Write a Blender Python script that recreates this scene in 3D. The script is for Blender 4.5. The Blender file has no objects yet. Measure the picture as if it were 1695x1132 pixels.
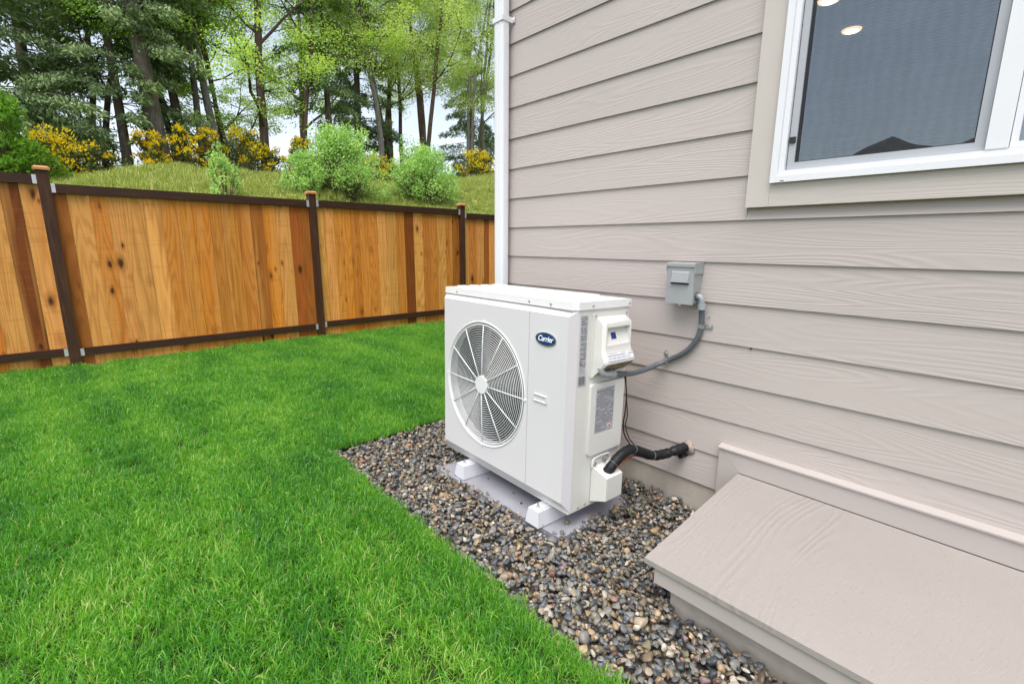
import bpy, bmesh, math, random
import numpy as np
from mathutils import Matrix, Vector, Euler

random.seed(7)
rng = np.random.default_rng(7)
S = bpy.context.scene
COL = S.collection

# ------------------------------------------------------------------ camera
cam_d = bpy.data.cameras.new("camera")
cam = bpy.data.objects.new("camera", cam_d)
COL.objects.link(cam)
cam_d.sensor_fit = 'HORIZONTAL'
cam_d.sensor_width = 36.0
cam_d.lens = 16.742
cam_d.clip_start = 0.02
cam_d.clip_end = 600.0
_fw = Vector((-0.72392594, 0.66022351, -0.20009038))
_rt = Vector((0.67290703, 0.73970138, 0.00616417))
_up = Vector((-0.15207686, 0.13017982, 0.97975805))
cam.matrix_world = Matrix(((_rt.x, _up.x, -_fw.x, 2.33469),
                           (_rt.y, _up.y, -_fw.y, -2.10714),
                           (_rt.z, _up.z, -_fw.z, 1.26605),
                           (0, 0, 0, 1)))
S.camera = cam

# ------------------------------------------------------------------ world, sun, exposure
SUN_DIR = Vector((0.20, -0.34, 0.92)).normalized()     # towards the sun
world = bpy.data.worlds.new("World")
S.world = world
world.use_nodes = True
wn, wl = world.node_tree.nodes, world.node_tree.links
wn.clear()
w_out = wn.new("ShaderNodeOutputWorld")
w_bg = wn.new("ShaderNodeBackground")
w_bg.inputs["Strength"].default_value = 0.15
w_sky = wn.new("ShaderNodeTexSky")
w_sky.sky_type = 'NISHITA'
w_sky.sun_disc = False
w_sky.sun_elevation = math.asin(SUN_DIR.z)
w_sky.sun_rotation = math.atan2(SUN_DIR.x, SUN_DIR.y)
w_sky.air_density = 1.0
w_sky.dust_density = 2.5
w_sky.ozone_density = 1.0
w_bw = wn.new("ShaderNodeRGBToBW")                      # thin overcast: the blue is washed out
w_mix = wn.new("ShaderNodeMix"); w_mix.data_type = 'RGBA'
w_mix.inputs["Factor"].default_value = 0.55
w_tint = wn.new("ShaderNodeMix"); w_tint.data_type = 'RGBA'; w_tint.blend_type = 'MULTIPLY'
w_tint.inputs["Factor"].default_value = 1.0
w_tint.inputs["B"].default_value = (1.0, 0.985, 0.97, 1)
wl.new(w_sky.outputs[0], w_bw.inputs[0])
wl.new(w_sky.outputs[0], w_mix.inputs["A"])
wl.new(w_bw.outputs[0], w_mix.inputs["B"])
wl.new(w_mix.outputs["Result"], w_tint.inputs["A"])
wl.new(w_tint.outputs["Result"], w_bg.inputs["Color"])
wl.new(w_bg.outputs[0], w_out.inputs[0])

sun_d = bpy.data.lights.new("sun", 'SUN')
sun_d.energy = 1.25
sun_d.angle = math.radians(50)
sun_d.color = (1.0, 0.965, 0.91)
sun = bpy.data.objects.new("sun", sun_d)
COL.objects.link(sun)
sun.rotation_euler = SUN_DIR.to_track_quat('Z', 'Y').to_euler()
sun.location = (0, 0, 30)

S.view_settings.view_transform = 'Standard'
S.view_settings.look = 'None'
S.view_settings.gamma = 1.0
S.view_settings.use_curve_mapping = False
S.view_settings.exposure = 1.22

# ------------------------------------------------------------------ helpers
def tag(o, label=None, cat=None, group=None, kind=None):
    if label: o["label"] = label
    if cat: o["category"] = cat
    if group: o["group"] = group
    if kind: o["kind"] = kind
    return o

def link(name, me, mat=None, parent=None, loc=None):
    o = bpy.data.objects.new(name, me)
    COL.objects.link(o)
    if mat is not None and me is not None and len(me.materials) == 0:
        me.materials.append(mat)
    if parent is not None: o.parent = parent
    if loc is not None: o.location = loc
    return o

def empty(name, loc=(0, 0, 0), label=None, cat=None, group=None):
    o = bpy.data.objects.new(name, None)
    o.empty_display_size = 0.1
    COL.objects.link(o)
    o.location = loc
    return tag(o, label, cat, group)

def smooth(me, on=True):
    me.polygons.foreach_set("use_smooth", [on] * len(me.polygons))
    return me

def pyd(name, v, f, sm=False):
    me = bpy.data.meshes.new(name)
    me.from_pydata([tuple(map(float, p)) for p in v], [], f)
    if sm: smooth(me)
    me.update()
    return me

def bmo(name, bm, mat, parent=None, sm=False, bevel=0.0, seg=2, off=None, rootloc=None):
    """bmesh -> one object"""
    if bevel > 0:
        es = [e for e in bm.edges if len(e.link_faces) == 2 and e.calc_face_angle(0) > 0.5]
        bmesh.ops.bevel(bm, geom=es, offset=bevel, segments=seg, affect='EDGES', profile=0.6, clamp_overlap=True)
    if off is not None: bmesh.ops.translate(bm, verts=bm.verts, vec=off)
    bmesh.ops.recalc_face_normals(bm, faces=bm.faces)
    me = bpy.data.meshes.new(name)
    bm.to_mesh(me); bm.free()
    if sm: smooth(me)
    o = link(name, me, mat, parent)
    if sm == 'auto':
        me.set_sharp_from_angle(angle=math.radians(35))
    return o

def box(bm, x0, x1, y0, y1, z0, z1):
    vs = [bm.verts.new(p) for p in ((x0, y0, z0), (x1, y0, z0), (x1, y1, z0), (x0, y1, z0),
                                    (x0, y0, z1), (x1, y0, z1), (x1, y1, z1), (x0, y1, z1))]
    for f in ((0, 3, 2, 1), (4, 5, 6, 7), (0, 1, 5, 4), (1, 2, 6, 5), (2, 3, 7, 6), (3, 0, 4, 7)):
        bm.faces.new([vs[i] for i in f])
    return vs

def hexa(bm, pts):
    vs = [bm.verts.new(p) for p in pts]
    for f in ((0, 3, 2, 1), (4, 5, 6, 7), (0, 1, 5, 4), (1, 2, 6, 5), (2, 3, 7, 6), (3, 0, 4, 7)):
        bm.faces.new([vs[i] for i in f])
    return vs

def prism(bm, loop, axis, a, b):
    """extrude a 2-D loop along axis (0,1,2) from a to b"""
    def P(q, t):
        if axis == 0: return (t, q[0], q[1])
        if axis == 1: return (q[0], t, q[1])
        return (q[0], q[1], t)
    A = [bm.verts.new(P(q, a)) for q in loop]; B = [bm.verts.new(P(q, b)) for q in loop]
    bm.faces.new(A); bm.faces.new(B[::-1])
    n = len(loop)
    for i in range(n): bm.faces.new((A[i], B[i], B[(i + 1) % n], A[(i + 1) % n]))

def rrect(x0, x1, y0, y1, r, n=5):
    out = []
    for cx, cy, a0 in ((x1 - r, y1 - r, 0), (x0 + r, y1 - r, 90), (x0 + r, y0 + r, 180), (x1 - r, y0 + r, 270)):
        for i in range(n + 1):
            a = math.radians(a0 + 90 * i / n)
            out.append((cx + r * math.cos(a), cy + r * math.sin(a)))
    return out

def cyl(bm, p0, p1, r0, r1=None, n=16, cap=True):
    r1 = r0 if r1 is None else r1
    p0, p1 = Vector(p0), Vector(p1)
    q = (p1 - p0).normalized().to_track_quat('Z', 'Y')
    A, B = [], []
    for i in range(n):
        a = 2 * math.pi * i / n
        d = q @ Vector((math.cos(a), math.sin(a), 0))
        A.append(bm.verts.new(p0 + d * r0)); B.append(bm.verts.new(p1 + d * r1))
    for i in range(n): bm.faces.new((A[i], A[(i + 1) % n], B[(i + 1) % n], B[i]))
    if cap: bm.faces.new(A[::-1]); bm.faces.new(B)

def catmull(pts, per=6):
    P = [Vector(p) for p in pts]
    P = [P[0] * 2 - P[1]] + P + [P[-1] * 2 - P[-2]]
    out = []
    for i in range(1, len(P) - 2):
        for j in range(per):
            t = j / per
            out.append(0.5 * ((2 * P[i]) + (P[i + 1] - P[i - 1]) * t + (2 * P[i - 1] - 5 * P[i] + 4 * P[i + 1] - P[i + 2]) * t * t
                              + (3 * P[i] - P[i - 1] - 3 * P[i + 1] + P[i + 2]) * t ** 3))
    out.append(P[-2])
    return out

def tube(bm, pts, rad, n=14, cap=True):
    pts = [Vector(p) for p in pts]
    rs = rad if hasattr(rad, '__len__') else [rad] * len(pts)
    rings = []; q = None
    for i, p in enumerate(pts):
        d = (pts[min(i + 1, len(pts) - 1)] - pts[max(i - 1, 0)]).normalized()
        if q is None: q = d.to_track_quat('Z', 'Y')
        else:
            z = q @ Vector((0, 0, 1)); q = z.rotation_difference(d) @ q
        rings.append([bm.verts.new(p + q @ Vector((math.cos(2 * math.pi * k / n), math.sin(2 * math.pi * k / n), 0)) * rs[i]) for k in range(n)])
    for a, b in zip(rings, rings[1:]):
        for k in range(n): bm.faces.new((a[k], a[(k + 1) % n], b[(k + 1) % n], b[k]))
    if cap: bm.faces.new(rings[0][::-1]); bm.faces.new(rings[-1])

# ---- node helper
class NT:
    def __init__(s, name):
        s.m = bpy.data.materials.new(name); s.m.use_nodes = True
        s.t = s.m.node_tree; s.n = s.t.nodes; s.l = s.t.links
        s.b = s.n["Principled BSDF"]; s.out = s.n["Material Output"]
    def add(s, typ, **kw):
        nd = s.n.new("ShaderNode" + typ)
        for k, v in kw.items():
            if k.startswith("i_"): nd.inputs[k[2:].replace("_", " ")].default_value = v
            else: setattr(nd, k, v)
        return nd
    def ln(s, a, b): s.l.new(a, b)
    def coord(s, scale=(1, 1, 1), kind="Object", rnd=0.0):
        tc = s.add("TexCoord"); src = tc.outputs[kind]
        if rnd:
            oi = s.add("ObjectInfo"); mu = s.add("Math", operation='MULTIPLY'); mu.inputs[1].default_value = rnd
            s.ln(oi.outputs["Random"], mu.inputs[0])
            va = s.add("VectorMath", operation='ADD'); s.ln(src, va.inputs[0]); s.ln(mu.outputs[0], va.inputs[1]); src = va.outputs[0]
        mp = s.add("Mapping"); mp.inputs["Scale"].default_value = scale
        s.ln(src, mp.inputs[0]); return mp.outputs[0]
    def noise(s, co, scale, detail=4, rough=0.55, dist=0.0):
        nz = s.add("TexNoise"); nz.inputs["Scale"].default_value = scale; nz.inputs["Detail"].default_value = detail
        nz.inputs["Roughness"].default_value = rough; nz.inputs["Distortion"].default_value = dist
        if co is not None: s.ln(co, nz.inputs["Vector"])
        return nz.outputs["Fac"]
    def ramp(s, fac, stops, interp='LINEAR'):
        r = s.add("ValToRGB"); r.color_ramp.interpolation = interp
        e = r.color_ramp.elements
        while len(e) > 1: e.remove(e[-1])
        e[0].position = stops[0][0]; e[0].color = (*stops[0][1], 1)
        for p, c in stops[1:]:
            k = e.new(p); k.color = (*c, 1)
        s.ln(fac, r.inputs[0]); return r.outputs["Color"]
    def mix(s, fac, a, b, mode='MIX'):
        m = s.add("Mix", data_type='RGBA', blend_type=mode)
        for k, v in (("Factor", fac), ("A", a), ("B", b)):
            if hasattr(v, "is_linked"): s.ln(v, m.inputs[k] if k != "Factor" else m.inputs[0])
            elif k == "Factor": m.inputs[0].default_value = v
            else: m.inputs[k].default_value = (*v, 1)
        return m.outputs["Result"]
    def math(s, op, a, b=None):
        m = s.add("Math", operation=op)
        for i, v in enumerate((a, b)):
            if v is None: continue
            if hasattr(v, "is_linked"): s.ln(v, m.inputs[i])
            else: m.inputs[i].default_value = v
        return m.outputs[0]
    def bump(s, h, strength=0.3, dist=0.002):
        b = s.add("Bump"); b.inputs["Strength"].default_value = strength; b.inputs["Distance"].default_value = dist
        s.ln(h, b.inputs["Height"]); s.ln(b.outputs[0], s.b.inputs["Normal"]); return b
    def col(s, c):
        if hasattr(c, "is_linked"): s.ln(c, s.b.inputs["Base Color"])
        else: s.b.inputs["Base Color"].default_value = (*c, 1)
    def set(s, rough=None, metal=None, spec=None):
        if rough is not None: s.b.inputs["Roughness"].default_value = rough
        if metal is not None: s.b.inputs["Metallic"].default_value = metal
        if spec is not None: s.b.inputs["Specular IOR Level"].default_value = spec
        return s

def plain(name, c, rough=0.5, metal=0.0, var=0.06, scale=6.0, bump=0.0, bscale=300, spec=0.5):
    t = NT(name); co = t.coord()
    n = t.noise(co, scale, 5)
    lo = tuple(x * (1 - var) for x in c); hi = tuple(min(1, x * (1 + var)) for x in c)
    t.col(t.ramp(n, [(0.3, lo), (0.7, hi)]))
    t.set(rough, metal, spec)
    if bump: t.bump(t.noise(co, bscale, 2), bump, 0.0006)
    return t.m

# ---- painted fibre-cement with embossed cedar grain running along `axis`
def contour(t, co, freq, detail=2.0, rough=0.45):
    """contour lines of a stretched noise field: cathedral wood figure"""
    n = t.noise(co, 1.0, detail, rough)
    return t.math('ADD', t.math('MULTIPLY', t.math('SINE', t.math('MULTIPLY', n, freq)), 0.5), 0.5)

def grain_paint(name, c, axis='X', strength=0.5, rnd=37.0, rough=0.55):
    t = NT(name)
    st = {'X': (0.75, 1, 9), 'Z': (9, 9, 0.75)}[axis]
    fig = contour(t, t.coord(st, rnd=rnd), 150.0, 1.2, 0.35)
    fig = t.math('POWER', fig, 1.5)
    msk = t.ramp(t.noise(t.coord({'X': (0.9, 1, 6), 'Z': (6, 6, .9)}[axis], rnd=rnd * 1.3), 1.0, 2), [(0.36, (0.25,) * 3), (0.62, (1,) * 3)])
    fine = t.noise(t.coord({'X': (9, 40, 330), 'Z': (330, 330, 9)}[axis], rnd=rnd), 1.0, 3)
    h = t.math('ADD', t.math('MULTIPLY', fig, msk), t.math('MULTIPLY', fine, 0.45))
    t.bump(h, strength, 0.0017)
    big = t.noise(t.coord((0.6, 0.6, 1.4), rnd=11.0), 2.0, 4)
    oi = t.add("ObjectInfo")
    tone = t.math('ADD', t.math('MULTIPLY', big, 0.7), t.math('MULTIPLY', oi.outputs["Random"], 0.3))
    t.col(t.ramp(tone, [(0.25, tuple(x * 0.96 for x in c)), (0.75, tuple(x * 1.04 for x in c))]))
    t.set(rough, 0, 0.35)
    return t.m

M_siding = grain_paint("siding_paint", (0.455, 0.405, 0.380), strength=0.36)
M_trimboard = grain_paint("window_trim_paint", (0.52, 0.476, 0.435), strength=0.22)
M_trimsmooth = plain("window_trim_paint_smooth", (0.52, 0.476, 0.435), 0.5, 0, 0.03, 5, 0.1, 160)
M_flash = plain("hatch_trim_paint", (0.43, 0.388, 0.365), 0.5, 0, 0.03, 3, 0.12, 220)
M_white_vinyl = plain("white_vinyl", (0.74, 0.75, 0.775), 0.35, 0, 0.015, 4)
M_white_gutter = plain("white_gutter_metal", (0.75, 0.76, 0.785), 0.4, 0, 0.02, 3)
M_dark = plain("dark_rubber", (0.015, 0.015, 0.017), 0.6)
M_screenframe = plain("screen_frame_grey", (0.40, 0.42, 0.45), 0.4, 0.0, 0.03)
M_steel = plain("galvanised_steel", (0.55, 0.56, 0.57), 0.35, 0.9, 0.12, 40)
M_boxgrey = plain("grey_enamel", (0.30, 0.315, 0.32), 0.42, 0, 0.05, 8)
M_conduit = plain("grey_pvc_conduit", (0.095, 0.108, 0.12), 0.5, 0, 0.08, 30, 0.15, 200)
M_fitting = plain("grey_pvc_fitting", (0.30, 0.325, 0.35), 0.4, 0, 0.06, 30)
M_black = plain("black_cable", (0.012, 0.012, 0.012), 0.45)
M_copper = plain("copper", (0.60, 0.25, 0.12), 0.4, 0.85, 0.2, 30)
M_caulk = plain("tan_caulk", (0.33, 0.275, 0.22), 0.7, 0, 0.12, 25, 0.5, 60)
M_room = plain("room_paint", (0.42, 0.41, 0.40), 0.8, 0, 0.03)
M_interior_floor = plain("room_floor", (0.18, 0.13, 0.09), 0.6, 0, 0.1)

def mat_foam():
    t = NT("black_foam"); co = t.coord((1, 1, 1))
    n = t.noise(co, 120, 3)
    t.col(t.ramp(t.noise(co, 16, 3), [(0.35, (0.004, 0.0042, 0.005)), (0.7, (0.010, 0.0105, 0.013))]))
    t.set(0.5, 0, 0.35); t.bump(n, 0.8, 0.003); return t.m
M_foam = mat_foam()

def mat_concrete(name, c, bs=90):
    t = NT(name); co = t.coord()
    a = t.noise(t.coord((2.2, 2.2, 0.7)), 2.5, 6, 0.6)
    base = t.ramp(a, [(0.3, tuple(x * 0.78 for x in c)), (0.55, c), (0.75, tuple(x * 1.22 for x in c))])
    sp = t.noise(co, 55, 3)
    t.col(t.mix(t.ramp(sp, [(0.62, (0, 0, 0)), (0.7, (0.5, 0.5, 0.5))]), base, tuple(x * 0.55 for x in c)))
    t.set(0.85, 0, 0.25); t.bump(t.noise(co, bs, 5, 0.65), 0.5, 0.003); return t.m
M_concrete = mat_concrete("foundation_concrete", (0.50, 0.45, 0.385))
M_pad = plain("pad_grey_plastic", (0.275, 0.275, 0.305), 0.55, 0, 0.12, 5, 0.25, 120)

def mat_acwhite():
    t = NT("white_powder_coat"); co = t.coord()
    t.col(t.ramp(t.noise(co, 2.5, 4), [(0.3, (0.635, 0.618, 0.64)), (0.7, (0.66, 0.642, 0.665))]))
    t.set(0.42, 0, 0.45)
    t.bump(t.noise(co, 520, 2), 0.16, 0.0005); return t.m
M_ac = mat_acwhite()
M_lidlit = plain("lit_lid_white", (0.78, 0.775, 0.78), 0.22, 0, 0.02, 5, 0.2, 300)  # lid lighter than the cabinet white: overhead light put into the colour
M_ac_side = plain("cream_powder_coat", (0.64, 0.635, 0.60), 0.45, 0, 0.03, 3, 0.15, 500)
M_foot = plain("white_plastic_foot", (0.60, 0.61, 0.645), 0.5, 0, 0.03)
M_grille = plain("grille_white_wire", (0.72, 0.73, 0.73), 0.4, 0, 0.02)
M_fan = plain("fan_blade_plastic", (0.022, 0.025, 0.036), 0.4, 0, 0.1)
M_shroud = plain("fan_shroud", (0.10, 0.10, 0.105), 0.5, 0, 0.06)
M_coil = plain("fan_cavity_shade", (0.006, 0.006, 0.007), 0.9)  # fan, shroud and coil darkened: cavity shade put into their colours
M_navy = plain("badge_navy", (0.012, 0.032, 0.17), 0.25, 0, 0.05)
M_chrome = plain("badge_chrome", (0.55, 0.58, 0.63), 0.22, 1.0, 0.05)
M_letter = plain("badge_letter", (0.85, 0.86, 0.88), 0.3, 0, 0.01)
M_hood_under = plain("hood_underside_brown", (0.22, 0.19, 0.13), 0.8, 0, 0.5, 60)  # mottled brown, darker than the cream cover

def mat_label(kind):
    """printed sticker: rows of small type on white, from object coordinates (y = across, z = up, metres)"""
    t = NT("sticker_" + kind)
    tc = t.add("TexCoord"); sep = t.add("SeparateXYZ"); t.ln(tc.outputs["Object"], sep.inputs[0])
    Y, Z = sep.outputs["Y"], sep.outputs["Z"]
    if kind == "barcode":
        c = t.add("CombineXYZ"); t.ln(Y, c.inputs[0])
        w = t.add("TexNoise", noise_dimensions='1D'); w.inputs["W"].default_value = 0
        t.ln(t.math('MULTIPLY', Y, 380.0), w.inputs["W"]); w.inputs["Scale"].default_value = 1.0; w.inputs["Detail"].default_value = 0
        ink = t.math('GREATER_THAN', w.outputs["Fac"], 0.5)
        dark = (0.10, 0.11, 0.16)
    else:
        row = t.math('FRACT', t.math('MULTIPLY', Z, 95.0))
        r1 = t.math('LESS_THAN', row, 0.55)
        rowid = t.math('FLOOR', t.math('MULTIPLY', Z, 95.0))
        c = t.add("CombineXYZ"); t.ln(t.math('MULTIPLY', Y, 260.0), c.inputs[0]); t.ln(t.math('MULTIPLY', rowid, 7.31), c.inputs[1])
        nz = t.noise(c.outputs[0], 1.0, 1)
        c2 = t.add("CombineXYZ"); t.ln(t.math('MULTIPLY', Y, 18.0), c2.inputs[0]); t.ln(t.math('MULTIPLY', rowid, 3.77), c2.inputs[1])
        gap = t.math('GREATER_THAN', t.noise(c2.outputs[0], 1.0, 0), 0.40)
        ink = t.math('MULTIPLY', t.math('MULTIPLY', r1, t.math('GREATER_THAN', nz, 0.42)), gap)
        dark = (0.33, 0.34, 0.40)
    t.col(t.mix(ink, (0.66, 0.67, 0.70), dark))
    t.set(0.4); return t.m
M_label = mat_label("text"); M_barcode = mat_label("barcode")
M_red = plain("label_red", (0.55, 0.08, 0.07), 0.4)
M_stickwhite = plain("sticker_white", (0.72, 0.73, 0.75), 0.4, 0, 0.01)

def mat_cedar():
    t = NT("cedar_stain")
    oi = t.add("ObjectInfo")
    fig = contour(t, t.coord((1, 7.0, 0.55), rnd=53.0), 85.0, 1.6, 0.4)
    fine = t.noise(t.coord((160, 190, 3.5), rnd=53.0), 1.0, 4)
    g = t.math('ADD', t.math('MULTIPLY', fig, 0.34), t.math('MULTIPLY', fine, 0.66))
    shade = t.ramp(g, [(0.2, (0.74, 0.60, 0.42)), (0.5, (1, 0.97, 0.92)), (0.85, (1.12, 1.12, 1.10))])
    base = t.mix(1.0, oi.outputs["Color"], shade, 'MULTIPLY')
    st = t.noise(t.coord((1, 9, 0.30), rnd=91.0), 1.0, 2)
    base = t.mix(t.ramp(st, [(0.55, (0, 0, 0)), (0.64, (0.5, 0.5, 0.5))]), base, (0.68, 0.32, 0.085))
    st2 = t.noise(t.coord((1, 7, 0.45), rnd=17.0), 1.0, 3)
    base = t.mix(t.ramp(st2, [(0.56, (0, 0, 0)), (0.74, (0.6, 0.6, 0.6))]), base, (0.26, 0.08, 0.012))
    saw = t.noise(t.coord((1, 1.5, 26), rnd=5.0), 1.0, 3, 0.6)
    base = t.mix(t.ramp(saw, [(0.56, (0, 0, 0)), (0.66, (0.22, 0.22, 0.22))]), base, (0.36, 0.14, 0.02))
    # knots
    wob = t.add("VectorMath", operation='ADD'); nz = t.add("TexNoise"); nz.inputs["Scale"].default_value = 14; 
    tc = t.coord((0.01, 8.0, 3.6), rnd=77.0)
    vm = t.add("VectorMath", operation='SCALE'); vm.inputs["Scale"].default_value = 0.16
    t.ln(tc, wob.inputs[0]); t.ln(nz.outputs["Color"], vm.inputs[0]); t.ln(vm.outputs[0], wob.inputs[1])
    vo = t.add("TexVoronoi", feature='F1'); vo.inputs["Scale"].default_value = 1.0
    t.ln(wob.outputs[0], vo.inputs["Vector"])
    sc = t.add("SeparateColor"); t.ln(vo.outputs["Color"], sc.inputs[0])
    has = t.math('GREATER_THAN', sc.outputs[0], 0.52)
    d = t.math('DIVIDE', vo.outputs["Distance"], t.math('ADD', t.math('MULTIPLY', sc.outputs[1], 0.9), 0.35))
    halo = t.math('MULTIPLY', t.ramp(d, [(0.12, (0.7,) * 3), (0.42, (0, 0, 0))]), has)
    base = t.mix(halo, base, (0.30, 0.095, 0.014))
    kn = t.math('MULTIPLY', t.ramp(d, [(0.09, (0.95,) * 3), (0.21, (0, 0, 0))]), has)
    base = t.mix(kn, base, (0.055, 0.016, 0.004))
    t.col(base); t.set(0.6, 0, 0.25)
    t.bump(g, 0.25, 0.0015); return t.m
M_cedar = mat_cedar()

def mat_darkwood():
    t = NT("dark_brown_stain")
    co = t.coord((18, 18, 1.2), rnd=31.0)
    g = t.noise(co, 3.0, 5, 0.6, 0.6)
    t.col(t.ramp(g, [(0.25, (0.028, 0.012, 0.007)), (0.5, (0.060, 0.025, 0.012)), (0.75, (0.115, 0.045, 0.018))]))
    t.set(0.6, 0, 0.3); t.bump(g, 0.3, 0.0015); return t.m
M_darkwood = mat_darkwood()
def mat_darkwood_h():
    t = NT("dark_brown_stain_rail")
    co = t.coord((18, 1.2, 18), rnd=31.0)
    g = t.noise(co, 3.0, 5, 0.6, 0.6)
    t.col(t.ramp(g, [(0.25, (0.026, 0.012, 0.008)), (0.55, (0.050, 0.021, 0.011)), (0.8, (0.085, 0.034, 0.015))]))
    t.set(0.6, 0, 0.3); t.bump(g, 0.3, 0.0015); return t.m
M_rail = mat_darkwood_h()
M_cap = plain("cedar_post_cap", (0.50, 0.22, 0.075), 0.6, 0, 0.15, 12)
M_bracket = plain("fence_bracket_zinc", (0.62, 0.62, 0.64), 0.4, 0.5, 0.1, 60)

def mat_soil():
    t = NT("dark_soil"); co = t.coord()
    t.col(t.ramp(t.noise(co, 30, 6), [(0.3, (0.018, 0.012, 0.007)), (0.7, (0.06, 0.042, 0.025))]))
    t.set(0.95, 0, 0.1); t.bump(t.noise(co, 60, 5), 0.8, 0.01); return t.m
M_soil = mat_soil()
def mat_thatch():
    t = NT("lawn_thatch"); co = t.coord()
    t.col(t.ramp(t.noise(co, 45, 5), [(0.3, (0.016, 0.030, 0.007)), (0.7, (0.045, 0.075, 0.018))]))
    t.set(0.95, 0, 0.1); t.bump(t.noise(co, 120, 4), 0.8, 0.01); return t.m
M_thatch = mat_thatch()
def mat_hill():
    t = NT("hill_turf"); co = t.coord()
    a = t.noise(co, 0.9, 6, 0.6); b = t.noise(co, 14, 4)
    c1 = t.ramp(a, [(0.3, (0.10, 0.13, 0.035)), (0.55, (0.17, 0.175, 0.055)), (0.75, (0.24, 0.20, 0.085))])
    t.col(t.mix(t.ramp(b, [(0.35, (0.4,) * 3), (0.6, (0, 0, 0))]), c1, (0.06, 0.085, 0.02)))
    t.set(0.95, 0, 0.1); t.bump(b, 0.8, 0.03); return t.m
M_hill = mat_hill()

def mat_leaf(name, stops, trans=0.35, attr="v", rough=0.55):
    t = NT(name)
    at = t.add("Attribute", attribute_name=attr)
    oi = t.add("ObjectInfo")
    f = t.math('ADD', t.math('MULTIPLY', at.outputs["Fac"], 0.85), t.math('MULTIPLY', oi.outputs["Random"], 0.15))
    c = t.ramp(f, stops)
    t.col(c); t.set(rough, 0, 0.25)
    tr = t.add("BsdfTranslucent"); t.ln(t.mix(1.0, c, (1.15, 1.2, 0.7), 'MULTIPLY'), tr.inputs["Color"])
    ms = t.add("MixShader"); ms.inputs[0].default_value = trans
    t.ln(t.b.outputs[0], ms.inputs[1]); t.ln(tr.outputs[0], ms.inputs[2]); t.ln(ms.outputs[0], t.out.inputs[0])
    return t.m
M_leaf_maple = mat_leaf("maple_leaf", [(0.0, (0.234, 0.419, 0.076)), (0.5, (0.470, 0.707, 0.127)), (1.0, (0.782, 0.846, 0.236))], 0.45)
M_leaf_alder = mat_leaf("alder_leaf", [(0.0, (0.270, 0.401, 0.128)), (0.5, (0.537, 0.695, 0.214)), (1.0, (0.851, 0.856, 0.367))], 0.45)
M_leaf_bright = mat_leaf("sapling_leaf", [(0.0, (0.10, 0.24, 0.025)), (0.5, (0.19, 0.38, 0.04)), (1.0, (0.30, 0.48, 0.08))], 0.45)
M_needle = mat_leaf("fir_needle", [(0.0, (0.094, 0.160, 0.074)), (0.5, (0.211, 0.309, 0.130)), (1.0, (0.447, 0.528, 0.210))], 0.15, rough=0.6)
M_leaf_shrub = mat_leaf("shrub_leaf", [(0.0, (0.188, 0.348, 0.095)), (0.5, (0.388, 0.613, 0.180)), (1.0, (0.643, 0.874, 0.296))], 0.3)
M_leaf_broom = mat_leaf("broom_leaf", [(0.0, (0.049, 0.077, 0.028)), (0.5, (0.098, 0.140, 0.042)), (1.0, (0.154, 0.196, 0.070))], 0.2)
M_flower = mat_leaf("broom_flower", [(0.0, (0.78, 0.52, 0.010)), (0.5, (0.90, 0.68, 0.016)), (1.0, (0.92, 0.80, 0.08))], 0.45)

def mat_bark(name, lo, hi):
    t = NT(name); co = t.coord((6, 6, 1.3), rnd=9.0)
    n = t.noise(co, 2.2, 6, 0.65, 0.4)
    t.col(t.ramp(n, [(0.3, lo), (0.7, hi)])); t.set(0.9, 0, 0.15); t.bump(n, 0.8, 0.03); return t.m
M_bark_fir = mat_bark("fir_bark", (0.075, 0.062, 0.052), (0.24, 0.21, 0.175))
M_bark_maple = mat_bark("maple_bark", (0.06, 0.042, 0.032), (0.19, 0.14, 0.105))
M_bark_pale = mat_bark("alder_bark", (0.12, 0.11, 0.095), (0.33, 0.31, 0.275))

def mat_blade():
    t = NT("grass_blade")
    at = t.add("Attribute", attribute_name="v")
    oi = t.add("ObjectInfo")
    geo = t.add("NewGeometry")
    sp = t.noise(geo.outputs["Position"], 1.7, 4, 0.6)
    mp = t.add("Mapping"); mp.inputs["Rotation"].default_value = (0, 0, 0.35); mp.inputs["Scale"].default_value = (0.55, 2.4, 1.0)
    t.ln(geo.outputs["Position"], mp.inputs[0])
    sp2 = t.noise(mp.outputs[0], 1.3, 2, 0.5)
    f = t.math('ADD', t.math('MULTIPLY', at.outputs["Fac"], 0.46), t.math('MULTIPLY', sp, 0.40))
    f = t.math('ADD', f, t.math('MULTIPLY', sp2, 0.60))
    f = t.math('SUBTRACT', f, 0.165)
    c = t.ramp(f, [(0.20, (0.026, 0.125, 0.034)), (0.40, (0.058, 0.250, 0.030)), (0.58, (0.130, 0.400, 0.028)), (0.77, (0.26, 0.52, 0.050)), (1.0, (0.58, 0.62, 0.24))])
    t.col(c); t.set(0.36, 0, 0.55)
    tr = t.add("BsdfTranslucent"); t.ln(t.mix(1.0, c, (1.1, 1.2, 0.5), 'MULTIPLY'), tr.inputs["Color"])
    ms = t.add("MixShader"); ms.inputs[0].default_value = 0.45
    t.ln(t.b.outputs[0], ms.inputs[1]); t.ln(tr.outputs[0], ms.inputs[2]); t.ln(ms.outputs[0], t.out.inputs[0])
    return t.m
M_blade = mat_blade()
M_meadow = mat_leaf("meadow_blade", [(0.0, (0.188, 0.295, 0.053)), (0.5, (0.374, 0.453, 0.108)), (1.0, (0.674, 0.611, 0.251))], 0.3)

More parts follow.
